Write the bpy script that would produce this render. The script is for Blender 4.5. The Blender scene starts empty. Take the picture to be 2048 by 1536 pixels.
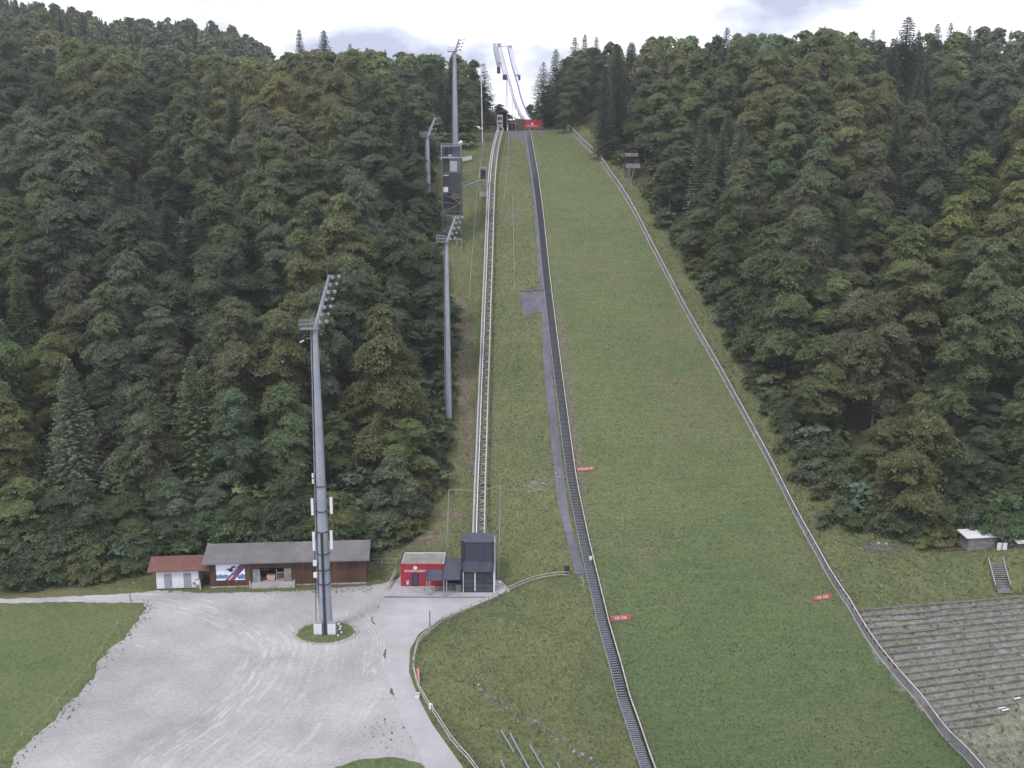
import bpy, math, random
import numpy as np
from mathutils import Vector, Matrix
from mathutils.geometry import delaunay_2d_cdt
R_ = math.radians
random.seed(7)
rng = np.random.default_rng(7)
SC = bpy.context.scene
COL = SC.collection

# ------------------------------------------------------------------ camera, sky, sun, exposure
F = 2000.0; PITCH = R_(11.0); CAMZ = 60.0
cd = bpy.data.cameras.new("camera"); cam = bpy.data.objects.new("camera", cd); COL.objects.link(cam)
cd.sensor_width = 36.0; cd.lens = F / 2048 * 36; cd.clip_start = 1.0; cd.clip_end = 6000
cam.location = (0, 0, CAMZ); cam.rotation_euler = (R_(90) - PITCH, 0, 0)
SC.camera = cam
w = bpy.data.worlds.new("World"); SC.world = w; w.use_nodes = True
nt = w.node_tree; nt.nodes.clear()
SUN_EL, SUN_AZ = R_(52), R_(215)
sky = nt.nodes.new('ShaderNodeTexSky'); sky.sky_type = 'NISHITA'; sky.sun_disc = False
sky.sun_elevation = SUN_EL; sky.sun_rotation = SUN_AZ
bg1 = nt.nodes.new('ShaderNodeBackground'); bg1.inputs[1].default_value = 0.10
nt.links.new(sky.outputs[0], bg1.inputs[0])
tc = nt.nodes.new('ShaderNodeTexCoord')
mp = nt.nodes.new('ShaderNodeMapping'); mp.inputs['Scale'].default_value = (1, 1, 2.2)
nt.links.new(tc.outputs['Generated'], mp.inputs[0])
nz = nt.nodes.new('ShaderNodeTexNoise'); nz.inputs['Scale'].default_value = 3.1; nz.inputs['Detail'].default_value = 6
nz.inputs['Roughness'].default_value = 0.55
nt.links.new(mp.outputs[0], nz.inputs['Vector'])
cr = nt.nodes.new('ShaderNodeValToRGB')
cr.color_ramp.elements[0].position = 0.38; cr.color_ramp.elements[0].color = (0.33, 0.35, 0.47, 1)
cr.color_ramp.elements[1].position = 0.50; cr.color_ramp.elements[1].color = (1.0, 1.0, 1.04, 1)
nt.links.new(nz.outputs['Fac'], cr.inputs[0])
bg2 = nt.nodes.new('ShaderNodeBackground'); bg2.inputs[1].default_value = 1.08
nt.links.new(cr.outputs[0], bg2.inputs[0])
mx = nt.nodes.new('ShaderNodeMixShader'); mx.inputs[0].default_value = 0.88
nt.links.new(bg1.outputs[0], mx.inputs[1]); nt.links.new(bg2.outputs[0], mx.inputs[2])
wo = nt.nodes.new('ShaderNodeOutputWorld'); nt.links.new(mx.outputs[0], wo.inputs[0])
sl = bpy.data.lights.new("sun", 'SUN'); sl.energy = 1.25; sl.angle = R_(12); sl.color = (1.0, 0.97, 0.92)
sun = bpy.data.objects.new("sun", sl); COL.objects.link(sun)
sd = Vector((math.sin(SUN_AZ) * math.cos(SUN_EL), math.cos(SUN_AZ) * math.cos(SUN_EL), math.sin(SUN_EL)))
sun.rotation_euler = sd.to_track_quat('Z', 'Y').to_euler(); sun.location = (0, 0, 300)
SC.view_settings.view_transform = 'Standard'; SC.view_settings.look = 'None'
SC.view_settings.exposure = 0.70; SC.view_settings.gamma = 1.0; SC.view_settings.use_curve_mapping = False

# ------------------------------------------------------------------ pixel helpers
CP, SP = math.cos(PITCH), math.sin(PITCH)
def rdir(px, py):
    u = (px - 1024) / F; v = (768 - py) / F
    return Vector((u, CP + v * SP, -SP + v * CP))
def atY(px, py, Y):
    d = rdir(px, py); t = Y / d.y
    return Vector((d.x * t, Y, CAMZ + d.z * t))
def atZ(px, py, z):
    d = rdir(px, py); t = (z - CAMZ) / d.z
    return Vector((d.x * t, d.y * t, z))
def proj(x, y, z):
    q = z - CAMZ
    dep = y * CP - q * SP; up = y * SP + q * CP
    return 1024 + F * x / dep, 768 - F * up / dep, dep

# ------------------------------------------------------------------ terrain height
ROW = [(1700, 92), (1536, 108), (1400, 122), (1250, 136), (1150, 148), (1060, 160), (940, 175), (800, 195), (700, 210), (600, 226), (500, 243),
       (420, 260), (350, 282), (300, 310), (262, 348)]
ROWP = [r[0] for r in ROW][::-1]; ROWY = [r[1] for r in ROW][::-1]
def yrow(py): return float(np.interp(py, ROWP, ROWY))
LST = [(1050, 255), (1062, 320), (1074, 400), (1086, 480), (1100, 640), (1120, 800), (1140, 960), (1165, 1080), (1190, 1190), (1215, 1290), (1250, 1420), (1295, 1536), (1360, 1700)]
FEN = [(1118, 255), (1150, 275), (1185, 305), (1215, 345), (1240, 380), (1262, 415), (1300, 490), (1345, 575), (1385, 650), (1420, 710), (1465, 790),
       (1510, 875), (1545, 940), (1590, 1030), (1620, 1085), (1650, 1140), (1685, 1200), (1740, 1290), (1800, 1365), (1860, 1430), (1940, 1525), (2080, 1700)]
def lst(py): return float(np.interp(py, [p[1] for p in LST], [p[0] for p in LST]))
def fen(py): return float(np.interp(py, [p[1] for p in FEN], [p[0] for p in FEN]))
ctl = []
for py in (262, 300, 350, 420, 500, 600, 700, 800, 940, 1060, 1150, 1250, 1400, 1536, 1700):
    Y = yrow(py)
    for px in (lst(py), 0.5 * (lst(py) + fen(py)), fen(py)):
        ctl.append(tuple(atY(px, py, Y)))
for px, py in ((940, 330), (930, 420), (925, 500), (930, 600), (930, 700), (925, 800), (920, 900), (905, 980), (990, 600), (1000, 800), (1010, 940)):
    ctl.append(tuple(atY(px, py, yrow(py))))
for px, py, Y in ((880, 1040, 161), (1000, 1060, 160), (1060, 1100, 154), (820, 1085, 157)):
    ctl.append(tuple(atY(px, py, Y)))
for X in (-260, -190, -140, -100, -60, -35):
    k = (-X - 35) / 225
    for Y, z in ((158, 3.5), (178, 15), (205, 29), (250, 52), (300, 70 + 4 * k), (350, 83 + 8 * k), (420, 88 + 22 * k)):
        if X == -35 and Y < 190: continue
        ctl.append((X, Y, z))
for X, z in ((-330, 162), (-250, 149), (-170, 133), (-125, 114), (-80, 84), (0, 62), (60, 70), (130, 82), (260, 90)): ctl.append((X, 560, z))
for X, z in ((-20, 80), (5, 80), (20, 80)): ctl.append((X, 375, z)); ctl.append((X, 425, z - 3))
for X in (50, 80, 120, 170, 240):
    for Y, z in ((200, 30), (250, 55), (300, 74), (345, 85), (420, 94)):
        if X == 50 and Y < 300: continue
        if X == 80 and Y < 210: continue
        ctl.append((X, Y, z))
for q in ((38, 378, 92), (30, 365, 88), (60, 395, 97), (24, 395, 88)): ctl.append(q)
for X in (75, 100, 150, 220): ctl.append((X, 153, 3.4)); ctl.append((X, 160, 4.6)); ctl.append((X, 180, 18))
for px, py, z in ((2048, 1430, -8), (1990, 1350, -6), (2048, 1310, -4.6), (1880, 1260, -2.4), (2048, 1188, -1), (1880, 1205, -1.0), (1709, 1225, -1),
                  (1850, 1130, 2.2), (1720, 1120, 2.4), (2048, 1125, 2.9), (1960, 1100, 3.4), (2048, 1536, -9.5), (2200, 1536, -9.5)):
    ctl.append(tuple(atZ(px, py, z)))
for px, py, z in ((1100, 1400, -3.0), (1150, 1300, -1.6), (1000, 1300, -0.7), (1050, 1220, -0.4), (930, 1400, -0.9), (1150, 1500, -5.0), (1020, 1500, -2.6),
                  (1200, 1420, -5.0), (1140, 1160, 0.2), (1000, 1200, 0.0), (870, 1300, -0.1), (1120, 1200, -0.2)):
    ctl.append(tuple(atZ(px, py, z)))
for X in (-240, -160, -110, -70, -40, -20):
    for Y in (60, 90, 110, 130, 146):
        ctl.append((X, Y, 0.0))
for X, z in ((-240, 0), (-100, 0), (0, -6), (60, -10), (120, -10), (240, -6)): ctl.append((X, 20, z)); ctl.append((X, -120, z))
for X, z in ((-700, 190), (-300, 120), (0, 60), (300, 90), (700, 160)): ctl.append((X, 1100, z * .6))
for X in (-600, 600): ctl.append((X, 150, 60)); ctl.append((X, 400, 130))
CT = np.array(ctl)
def _phi(r2): return 0.5 * r2 * np.log(r2 + 1e-9)
S_ = 100.0
_n = len(CT); A = np.zeros((_n + 3, _n + 3))
_c = CT[:, :2] / S_
A[:_n, :_n] = _phi(((_c[:, None] - _c[None]) ** 2).sum(-1)) + np.eye(_n) * 4e-4
A[:_n, _n] = 1; A[:_n, _n + 1:] = _c; A[_n, :_n] = 1; A[_n + 1:, :_n] = _c.T
_b = np.zeros(_n + 3); _b[:_n] = CT[:, 2]
_W = np.linalg.solve(A, _b)
# flat yard (z = 0): bounded to the right by the fence along the road and at the back by the foot of the slope
YF = [(60, -2), (96, -3.0), (103, -6.5), (110, -10.3), (120, -12.6), (127, -11.5), (132, -9.5), (136, -6), (141, -2.5), (144, 0), (147.5, 4)]
_ta, _tb, _tc = atZ(1709, 1226, -1), atZ(2048, 1188, -1), atZ(1885, 1460, -8)
_m = np.linalg.solve(np.array([[1, p.x, p.y] for p in (_ta, _tb, _tc)]), np.array([p.z for p in (_ta, _tb, _tc)])); TP = tuple(_m)
TS = (_tb.y - _ta.y) / (_tb.x - _ta.x); TB = (atZ(1885, 1462, -8).y - (atZ(1885, 1462, -8).x - _ta.x) * TS - 1.0, _ta.y + .6, _ta.x)
_fw = [atY(fen(q) + 6, q, yrow(q)) for q in (1215, 1250, 1300, 1350, 1400, 1450, 1500, 1600)][::-1]; TFY = [p.y for p in _fw]; TFX = [p.x for p in _fw]
def height(x, y):
    x = np.asarray(x, float); y = np.asarray(y, float)
    sh = x.shape; P = np.stack([x.ravel(), y.ravel()], -1) / S_
    out = np.empty(len(P))
    for i in range(0, len(P), 20000):
        q = P[i:i + 20000]
        out[i:i + 20000] = _phi(((q[:, None] - _c[None]) ** 2).sum(-1)) @ _W[:_n] + _W[_n] + q @ _W[_n + 1:]
    out = out.reshape(sh)
    xe = np.interp(y, [a[0] for a in YF], [a[1] for a in YF])
    back = np.interp(x, [-260, -60, -30, -16, -8, 4], [152, 151.5, 151.5, 151, 149, 147.5])
    # terraces: one even slope
    dt = np.minimum(np.minimum((y - (TB[0] + (x - TB[2]) * TS)) * .22 - 1.2, (TB[1] + (x - TB[2]) * TS) - y), (x - np.interp(y, TFY, TFX)))
    kt = np.clip(dt / 2.5 + 1.0, 0, 1); kt = kt * kt * (3 - 2 * kt)
    out = out * (1 - kt) + (TP[0] + TP[1] * x + TP[2] * y) * kt
    d = np.minimum(xe - x, back - y)
    k = np.clip(d / 3.5 + 0.55, 0, 1); k = k * k * (3 - 2 * k)
    return out * (1 - k)
def H(x, y): return float(height(np.array([x]), np.array([y]))[0])
def G(px, py, h=0.0, lo=85, hi=520):
    d = rdir(px, py)
    Y = np.linspace(lo, hi, 900); t = Y / d.y
    zz = CAMZ + d.z * t; hh = height(d.x * t, Y) + h
    idx = np.where(zz < hh)[0]
    if len(idx) == 0: return atY(px, py, hi)
    i = max(idx[0], 1); a = zz[i - 1] - hh[i - 1]; b = zz[i] - hh[i]
    y = Y[i - 1] + (Y[i] - Y[i - 1]) * a / (a - b) if a > b else Y[i]
    t = y / d.y
    return Vector((d.x * t, y, CAMZ + d.z * t))

# ------------------------------------------------------------------ materials
def noise_mat(name, stops, scale=1.0, detail=4, rough=0.8, bump=0.0, bscale=None, metal=0.0, stretch=None, second=None, spec=0.3, coord='Object'):
    m = bpy.data.materials.new(name); m.use_nodes = True; t = m.node_tree
    b = t.nodes['Principled BSDF']; b.inputs['Roughness'].default_value = rough; b.inputs['Metallic'].default_value = metal
    b.inputs['Specular IOR Level'].default_value = spec
    co = t.nodes.new('ShaderNodeTexCoord'); src = co.outputs[coord]
    if stretch:
        mpn = t.nodes.new('ShaderNodeMapping'); mpn.inputs['Scale'].default_value = stretch; t.links.new(src, mpn.inputs[0]); src = mpn.outputs[0]
    n = t.nodes.new('ShaderNodeTexNoise'); n.inputs['Scale'].default_value = scale; n.inputs['Detail'].default_value = detail; n.inputs['Roughness'].default_value = 0.65
    t.links.new(src, n.inputs['Vector'])
    r = t.nodes.new('ShaderNodeValToRGB'); e = r.color_ramp.elements
    while len(e) < len(stops): e.new(0.5)
    for i, (p, c) in enumerate(stops): e[i].position = p; e[i].color = (*c, 1)
    t.links.new(n.outputs['Fac'], r.inputs[0]); out = r.outputs[0]
    if second:   # (scale, strength): broad tonal variation of the material itself
        n2 = t.nodes.new('ShaderNodeTexNoise'); n2.inputs['Scale'].default_value = second[0]; n2.inputs['Detail'].default_value = 5
        t.links.new(src, n2.inputs['Vector'])
        mr = t.nodes.new('ShaderNodeMapRange'); mr.inputs[1].default_value = .3; mr.inputs[2].default_value = .7
        mr.inputs[3].default_value = 1 - second[1]; mr.inputs[4].default_value = 1 + second[1]
        t.links.new(n2.outputs['Fac'], mr.inputs[0])
        mu = t.nodes.new('ShaderNodeVectorMath'); mu.operation = 'SCALE'; t.links.new(out, mu.inputs[0]); t.links.new(mr.outputs[0], mu.inputs['Scale']); out = mu.outputs[0]
    t.links.new(out, b.inputs['Base Color'])
    if bump:
        n3 = t.nodes.new('ShaderNodeTexNoise'); n3.inputs['Scale'].default_value = bscale or scale * 3; n3.inputs['Detail'].default_value = 5
        t.links.new(src, n3.inputs['Vector'])
        bp = t.nodes.new('ShaderNodeBump'); bp.inputs['Strength'].default_value = 0.8; bp.inputs['Distance'].default_value = bump
        t.links.new(n3.outputs['Fac'], bp.inputs['Height']); t.links.new(bp.outputs[0], b.inputs['Normal'])
    return m
def two(name, c, v=0.25, **k):
    a = tuple(x * (1 - v) for x in c); b = tuple(min(1, x * (1 + v)) for x in c)
    return noise_mat(name, [(0.3, a), (0.7, b)], **k)
M = {}
M['galv'] = two('galvanised_steel', (.27, .295, .355), .10, scale=.6, rough=.55, metal=.15, second=(.15, .1))
M['galvg'] = two('galvanised_green', (.20, .245, .245), .10, scale=.6, rough=.55, metal=.15)
M['galvd'] = two('galvanised_dull', (.16, .17, .19), .2, scale=1.5, rough=.6, metal=.1)
M['track'] = two('track_steel', (.36, .35, .355), .15, scale=1.5, rough=.5, metal=.1)
M['white'] = two('white_paint', (.60, .61, .65), .05, scale=1.5, rough=.5)
M['cable'] = two('black_cable', (.03, .03, .04), .3, scale=2)
M['anth'] = two('anthracite_sheet', (.058, .066, .095), .1, scale=1.2, rough=.45, second=(.5, .12))
M['anth2'] = two('anthracite_frame', (.03, .034, .05), .1, scale=1.2, rough=.45)
M['red'] = two('red_render', (.30, .028, .045), .12, scale=1.2, rough=.8, second=(.4, .12))
M['redb'] = two('red_banner', (.36, .03, .04), .08, scale=1.2, rough=.6)
M['redl'] = two('faded_red_banner', (.55, .11, .13), .08, scale=2, rough=.6)
M['gravroof'] = noise_mat('gravel_roof', [(.3, (.16, .148, .14)), (.7, (.29, .27, .26))], scale=3, second=(.6, .2), bump=.03)
M['concrete'] = noise_mat('concrete_paving', [(.3, (.31, .30, .32)), (.7, (.39, .375, .395))], scale=.5, detail=8, rough=.9, second=(.12, .07))
M['asph'] = noise_mat('pale_asphalt', [(.3, (.295, .285, .305)), (.7, (.365, .35, .375))], scale=.35, detail=9, rough=.9, second=(.09, .12), bump=.01, bscale=12)
M['mat'] = noise_mat('grey_plastic_mat', [(.3, (.085, .08, .105)), (.7, (.135, .13, .16))], scale=.6, detail=9, rough=.8, second=(.15, .12), stretch=(1, .35, 1))
M['woodb'] = noise_mat('brown_boarding', [(.3, (.045, .024, .018)), (.7, (.125, .066, .048))], scale=3.2, detail=3, rough=.8, stretch=(1, 1, .06), second=(.3, .3))
M['woodg'] = noise_mat('grey_weathered_wood', [(.3, (.13, .122, .13)), (.7, (.26, .25, .268))], scale=1.1, detail=5, rough=.85, second=(.2, .2))
M['woodl'] = noise_mat('pale_weathered_wood', [(.3, (.27, .255, .26)), (.7, (.46, .435, .44))], scale=1.1, detail=5, rough=.85)
M['woodd'] = noise_mat('dark_wood', [(.3, (.05, .04, .04)), (.7, (.12, .095, .085))], scale=1.2, rough=.85)
M['rooflong'] = noise_mat('grey_roof_sheet', [(.3, (.105, .098, .108)), (.7, (.150, .140, .152))], scale=.5, detail=6, rough=.7, second=(.12, .1))
M['roofred'] = noise_mat('red_brown_roof', [(.3, (.110, .050, .044)), (.7, (.155, .076, .067))], scale=1.0, detail=6, rough=.8, second=(.3, .15))
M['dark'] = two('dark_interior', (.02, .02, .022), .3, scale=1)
M['glass'] = noise_mat('dark_glass', [(.3, (.03, .035, .045)), (.7, (.06, .07, .085))], scale=.4, rough=.12, spec=.6)
M['bark'] = noise_mat('bark', [(.3, (.07, .06, .055)), (.7, (.17, .155, .145))], scale=2, stretch=(1, 1, .2), rough=.9)
M['rock'] = noise_mat('limestone', [(.3, (.06, .056, .055)), (.7, (.17, .16, .158))], scale=2.9, rough=.9, bump=.04)
M['rockp'] = noise_mat('pale_limestone', [(.3, (.24, .23, .22)), (.7, (.44, .42, .41))], scale=1.4, rough=.9)
M['tread'] = noise_mat('grating', [(.3, (.14, .152, .18)), (.7, (.22, .235, .27))], scale=2, rough=.6, metal=.2)
M['blued'] = two('dark_blue_sheet', (.03, .045, .09), .2, scale=1)
M['greend'] = two('dark_green_panel', (.028, .038, .042), .12, scale=.6, rough=.6)
M['orange'] = two('orange_wood', (.62, .28, .17), .12, scale=2)
M['posterw'] = noise_mat('poster_sky', [(.35, (.55, .62, .80)), (.6, (.80, .83, .90))], scale=.5, rough=.5)
M['posterp'] = two('poster_plum', (.13, .06, .13), .2, scale=.6, rough=.5)
M['posterb'] = two('poster_blue', (.14, .19, .38), .25, scale=1.5, rough=.5)
M['inrun'] = two('white_track_surface', (.82, .82, .84), .02, scale=.3, rough=.4)
M['lilac'] = two('lilac_cladding', (.46, .43, .54), .08, scale=.4, rough=.6)
M['bluer'] = two('blue_cladding', (.20, .25, .44), .08, scale=.4, rough=.6)
M['lamp'] = two('lamp_glass', (.42, .44, .48), .08, scale=3, rough=.15)
M['rope'] = two('pale_rope', (.20, .27, .17), .1, scale=2)
M['pipe'] = two('steel_pipe', (.22, .265, .30), .12, scale=1, rough=.5, metal=.2)
M['steeld'] = two('dark_steel', (.085, .09, .10), .2, scale=1.2, rough=.6)
M['terr'] = noise_mat('terrace_timber', [(.3, (.09, .083, .09)), (.7, (.19, .178, .19))], scale=.8, detail=6, rough=.9, second=(.2, .25))
M['roofwhite'] = two('white_sheet_roof', (.60, .58, .63), .05, scale=1, rough=.5)

def sheet_gravel():
    m = bpy.data.materials.new('gravel'); m.use_nodes = True; t = m.node_tree; b = t.nodes['Principled BSDF']
    b.inputs['Roughness'].default_value = .95; b.inputs['Specular IOR Level'].default_value = .2
    g = t.nodes.new('ShaderNodeNewGeometry')
    def nz(sc, det, st=None, dist=0.0, ro=.6):
        s = g.outputs['Position']
        if st:
            q = t.nodes.new('ShaderNodeMapping'); q.inputs['Rotation'].default_value = (0, 0, st[1]); q.inputs['Scale'].default_value = st[0]
            t.links.new(s, q.inputs[0]); s = q.outputs[0]
        n = t.nodes.new('ShaderNodeTexNoise'); n.inputs['Scale'].default_value = sc; n.inputs['Detail'].default_value = det
        n.inputs['Distortion'].default_value = dist; n.inputs['Roughness'].default_value = ro; t.links.new(s, n.inputs['Vector']); return n.outputs['Fac']
    def ramp(f, a, b2, ca, cb):
        r = t.nodes.new('ShaderNodeValToRGB'); r.color_ramp.elements[0].position = a; r.color_ramp.elements[1].position = b2
        r.color_ramp.elements[0].color = (*ca, 1); r.color_ramp.elements[1].color = (*cb, 1); t.links.new(f, r.inputs[0]); return r.outputs[0]
    def mix(a, b2, f, mode='MIX'):
        x = t.nodes.new('ShaderNodeMix'); x.data_type = 'RGBA'; x.blend_type = mode
        if isinstance(f, float): x.inputs[0].default_value = f
        else: t.links.new(f, x.inputs[0])
        t.links.new(a, x.inputs[6]); t.links.new(b2, x.inputs[7]); return x.outputs[2]
    base = ramp(nz(.09, 8), .32, .66, (.25, .240, .245), (.37, .355, .37))
    fine = ramp(nz(2.2, 9, ro=.82), .28, .72, (.70, .70, .70), (1.26, 1.26, 1.26))
    c = mix(base, fine, 1.0, 'MULTIPLY')
    # wheel-worn chalky streaks: attribute 'streak' carries where vehicles turn
    at = t.nodes.new('ShaderNodeAttribute'); at.attribute_name = 'wear'
    sep = t.nodes.new('ShaderNodeSeparateColor'); t.links.new(at.outputs['Color'], sep.inputs[0])
    n1 = t.nodes.new('ShaderNodeTexNoise'); n1.inputs['Scale'].default_value = 1.0; n1.inputs['Detail'].default_value = 6; n1.inputs['Roughness'].default_value = .7
    cx = t.nodes.new('ShaderNodeCombineXYZ')
    ml = t.nodes.new('ShaderNodeMath'); ml.operation = 'MULTIPLY'; ml.inputs[1].default_value = 16.0; t.links.new(sep.outputs[1], ml.inputs[0])
    m2 = t.nodes.new('ShaderNodeMath'); m2.operation = 'MULTIPLY'; m2.inputs[1].default_value = 10.0; t.links.new(sep.outputs[2], m2.inputs[0])
    t.links.new(ml.outputs[0], cx.inputs[0]); t.links.new(m2.outputs[0], cx.inputs[1]); t.links.new(cx.outputs[0], n1.inputs['Vector'])
    r1 = t.nodes.new('ShaderNodeMapRange'); r1.inputs[1].default_value = .5; r1.inputs[2].default_value = .72; t.links.new(n1.outputs['Fac'], r1.inputs[0])
    mm = t.nodes.new('ShaderNodeMath'); mm.operation = 'MULTIPLY'; t.links.new(r1.outputs[0], mm.inputs[0]); t.links.new(sep.outputs[0], mm.inputs[1])
    pale = t.nodes.new('ShaderNodeRGB'); pale.outputs[0].default_value = (.53, .505, .53, 1)
    c = mix(c, pale.outputs[0], mm.outputs[0])
    # thin weeds where 'alpha-like' noise is high
    wd = t.nodes.new('ShaderNodeMapRange'); wd.inputs[1].default_value = .66; wd.inputs[2].default_value = .76; t.links.new(nz(.22, 9, ro=.72), wd.inputs[0])
    wc = t.nodes.new('ShaderNodeRGB'); wc.outputs[0].default_value = (.16, .155, .11, 1)
    c = mix(c, wc.outputs[0], wd.outputs[0])
    t.links.new(c, b.inputs['Base Color'])
    bp = t.nodes.new('ShaderNodeBump'); bp.inputs['Distance'].default_value = .03; bp.inputs['Strength'].default_value = .7
    t.links.new(nz(3, 6), bp.inputs['Height']); t.links.new(bp.outputs[0], b.inputs['Normal'])
    return m
M['gravel'] = sheet_gravel()

def grass_mat(name, lo, mid, hi, soil=(.105, .088, .07), litter=(.045, .05, .03), use_mask=True, fine=1.0):
    m = bpy.data.materials.new(name); m.use_nodes = True; t = m.node_tree; b = t.nodes['Principled BSDF']
    b.inputs['Roughness'].default_value = .95; b.inputs['Specular IOR Level'].default_value = .1
    g = t.nodes.new('ShaderNodeNewGeometry')
    def nz(sc, det=6, ro=.6, st=None):
        s = g.outputs['Position']
        if st:
            q = t.nodes.new('ShaderNodeMapping'); q.inputs['Scale'].default_value = st; t.links.new(s, q.inputs[0]); s = q.outputs[0]
        n = t.nodes.new('ShaderNodeTexNoise'); n.inputs['Scale'].default_value = sc; n.inputs['Detail'].default_value = det; n.inputs['Roughness'].default_value = ro
        t.links.new(s, n.inputs['Vector']); return n.outputs['Fac']
    def mr(f, a, b2, c, d):
        x = t.nodes.new('ShaderNodeMapRange'); x.inputs[1].default_value = a; x.inputs[2].default_value = b2; x.inputs[3].default_value = c; x.inputs[4].default_value = d
        t.links.new(f, x.inputs[0]); return x.outputs[0]
    def mix(a, b2, f, mode='MIX'):
        x = t.nodes.new('ShaderNodeMix'); x.data_type = 'RGBA'; x.blend_type = mode
        if isinstance(f, float): x.inputs[0].default_value = f
        else: t.links.new(f, x.inputs[0])
        for s, k in ((a, 6), (b2, 7)):
            if isinstance(s, tuple): x.inputs[k].default_value = (*s, 1)
            else: t.links.new(s, x.inputs[k])
        return x.outputs[2]
    def math2(op, a, bb):
        x = t.nodes.new('ShaderNodeMath'); x.operation = op
        for k, s in enumerate((a, bb)):
            if isinstance(s, float): x.inputs[k].default_value = s
            else: t.links.new(s, x.inputs[k])
        x.use_clamp = True
        return x.outputs[0]
    def mulc(a, k):
        x = t.nodes.new('ShaderNodeMath'); x.operation = 'MULTIPLY'; x.inputs[1].default_value = k; t.links.new(a, x.inputs[0]); return x.outputs[0]
    def addn(a, bb):
        x = t.nodes.new('ShaderNodeMath'); x.operation = 'ADD'; t.links.new(a, x.inputs[0]); t.links.new(bb, x.inputs[1]); return x.outputs[0]
    c = mix(lo, mid, mr(nz(.06 * fine, 7), .38, .6, 0, 1))
    c = mix(c, hi, mr(nz(.35 * fine, 8, .7), .48, .72, 0, 1))
    if name == 'mown_hill_grass':
        sp_ = t.nodes.new('ShaderNodeSeparateXYZ'); t.links.new(g.outputs['Position'], sp_.inputs[0])
        c = mix(c, (.078, .112, .050), mr(addn(sp_.outputs[1], mulc(nz(.05, 5), 40.0)), 145, 185, .85, 0))
        c = mix(c, (.135, .128, .075), mr(nz(.045, 8, .65, (1, .8, 1)), .54, .70, 0, .75))
        wv = mr(nz(.9, 5, .6, (.18, 1.6, 1)), .42, .62, .94, 1.05); s0 = t.nodes.new('ShaderNodeVectorMath'); s0.operation = 'SCALE'; t.links.new(c, s0.inputs[0]); t.links.new(wv, s0.inputs['Scale']); c = s0.outputs[0]
    s1 = mr(nz(2.6 * fine, 9, .85, (1, .7, 1)), .30, .70, .35, 1.62)
    sc = t.nodes.new('ShaderNodeVectorMath'); sc.operation = 'SCALE'; t.links.new(c, sc.inputs[0]); t.links.new(s1, sc.inputs['Scale']); c = sc.outputs[0]
    # pale seed heads and dark tufts
    c = mix(c, (.20, .21, .13), mr(nz(2.6 * fine, 3, .6), .70, .78, 0, .5))
    c = mix(c, (.025, .035, .018), mr(nz(1.1 * fine, 5, .7, (1, 1.2, 1)), .64, .72, 0, .6))
    if use_mask:
        at = t.nodes.new('ShaderNodeAttribute'); at.attribute_name = 'mask'
        sep = t.nodes.new('ShaderNodeSeparateColor'); t.links.new(at.outputs['Color'], sep.inputs[0])
        ns = nz(.5, 9, .72)
        f = mr(addn(mulc(sep.outputs[0], 0.62), mulc(ns, 1.1)), .86, 1.14, 0, 1)
        sl2 = mix(soil, tuple(x * 1.9 for x in soil), mr(nz(1.3, 8, .75), .4, .65, 0, 1))
        c = mix(c, sl2, f)
        f2 = mr(math2('ADD', math2('MULTIPLY', sep.outputs[1], 0.75), math2('MULTIPLY', ns, 0.5)), .5, .75, 0, 1)
        c = mix(c, mix(litter, (.075, .07, .045), mr(nz(.8), .4, .65, 0, 1)), f2)
        f3 = mr(addn(mulc(sep.outputs[2], 0.62), mulc(nz(.9, 9, .78), 1.1)), .92, 1.2, 0, 1)
        st = mix((.13, .12, .12), (.36, .345, .36), mr(nz(1.3, 8, .75), .35, .7, 0, 1))
        c = mix(c, st, f3)
    t.links.new(c, b.inputs['Base Color'])
    bp = t.nodes.new('ShaderNodeBump'); bp.inputs['Distance'].default_value = .22; bp.inputs['Strength'].default_value = .8
    t.links.new(nz(1.6 * fine, 7, .7), bp.inputs['Height']); t.links.new(bp.outputs[0], b.inputs['Normal'])
    return m
M['rough'] = grass_mat('rough_grass', (.086, .108, .050), (.118, .130, .062), (.148, .152, .078))
M['hill'] = grass_mat('mown_hill_grass', (.094, .124, .056), (.116, .136, .064), (.130, .140, .074), fine=1.1)
M['meadow'] = grass_mat('meadow_grass', (.078, .116, .048), (.112, .132, .062), (.125, .138, .072), use_mask=False, fine=.8)

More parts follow.
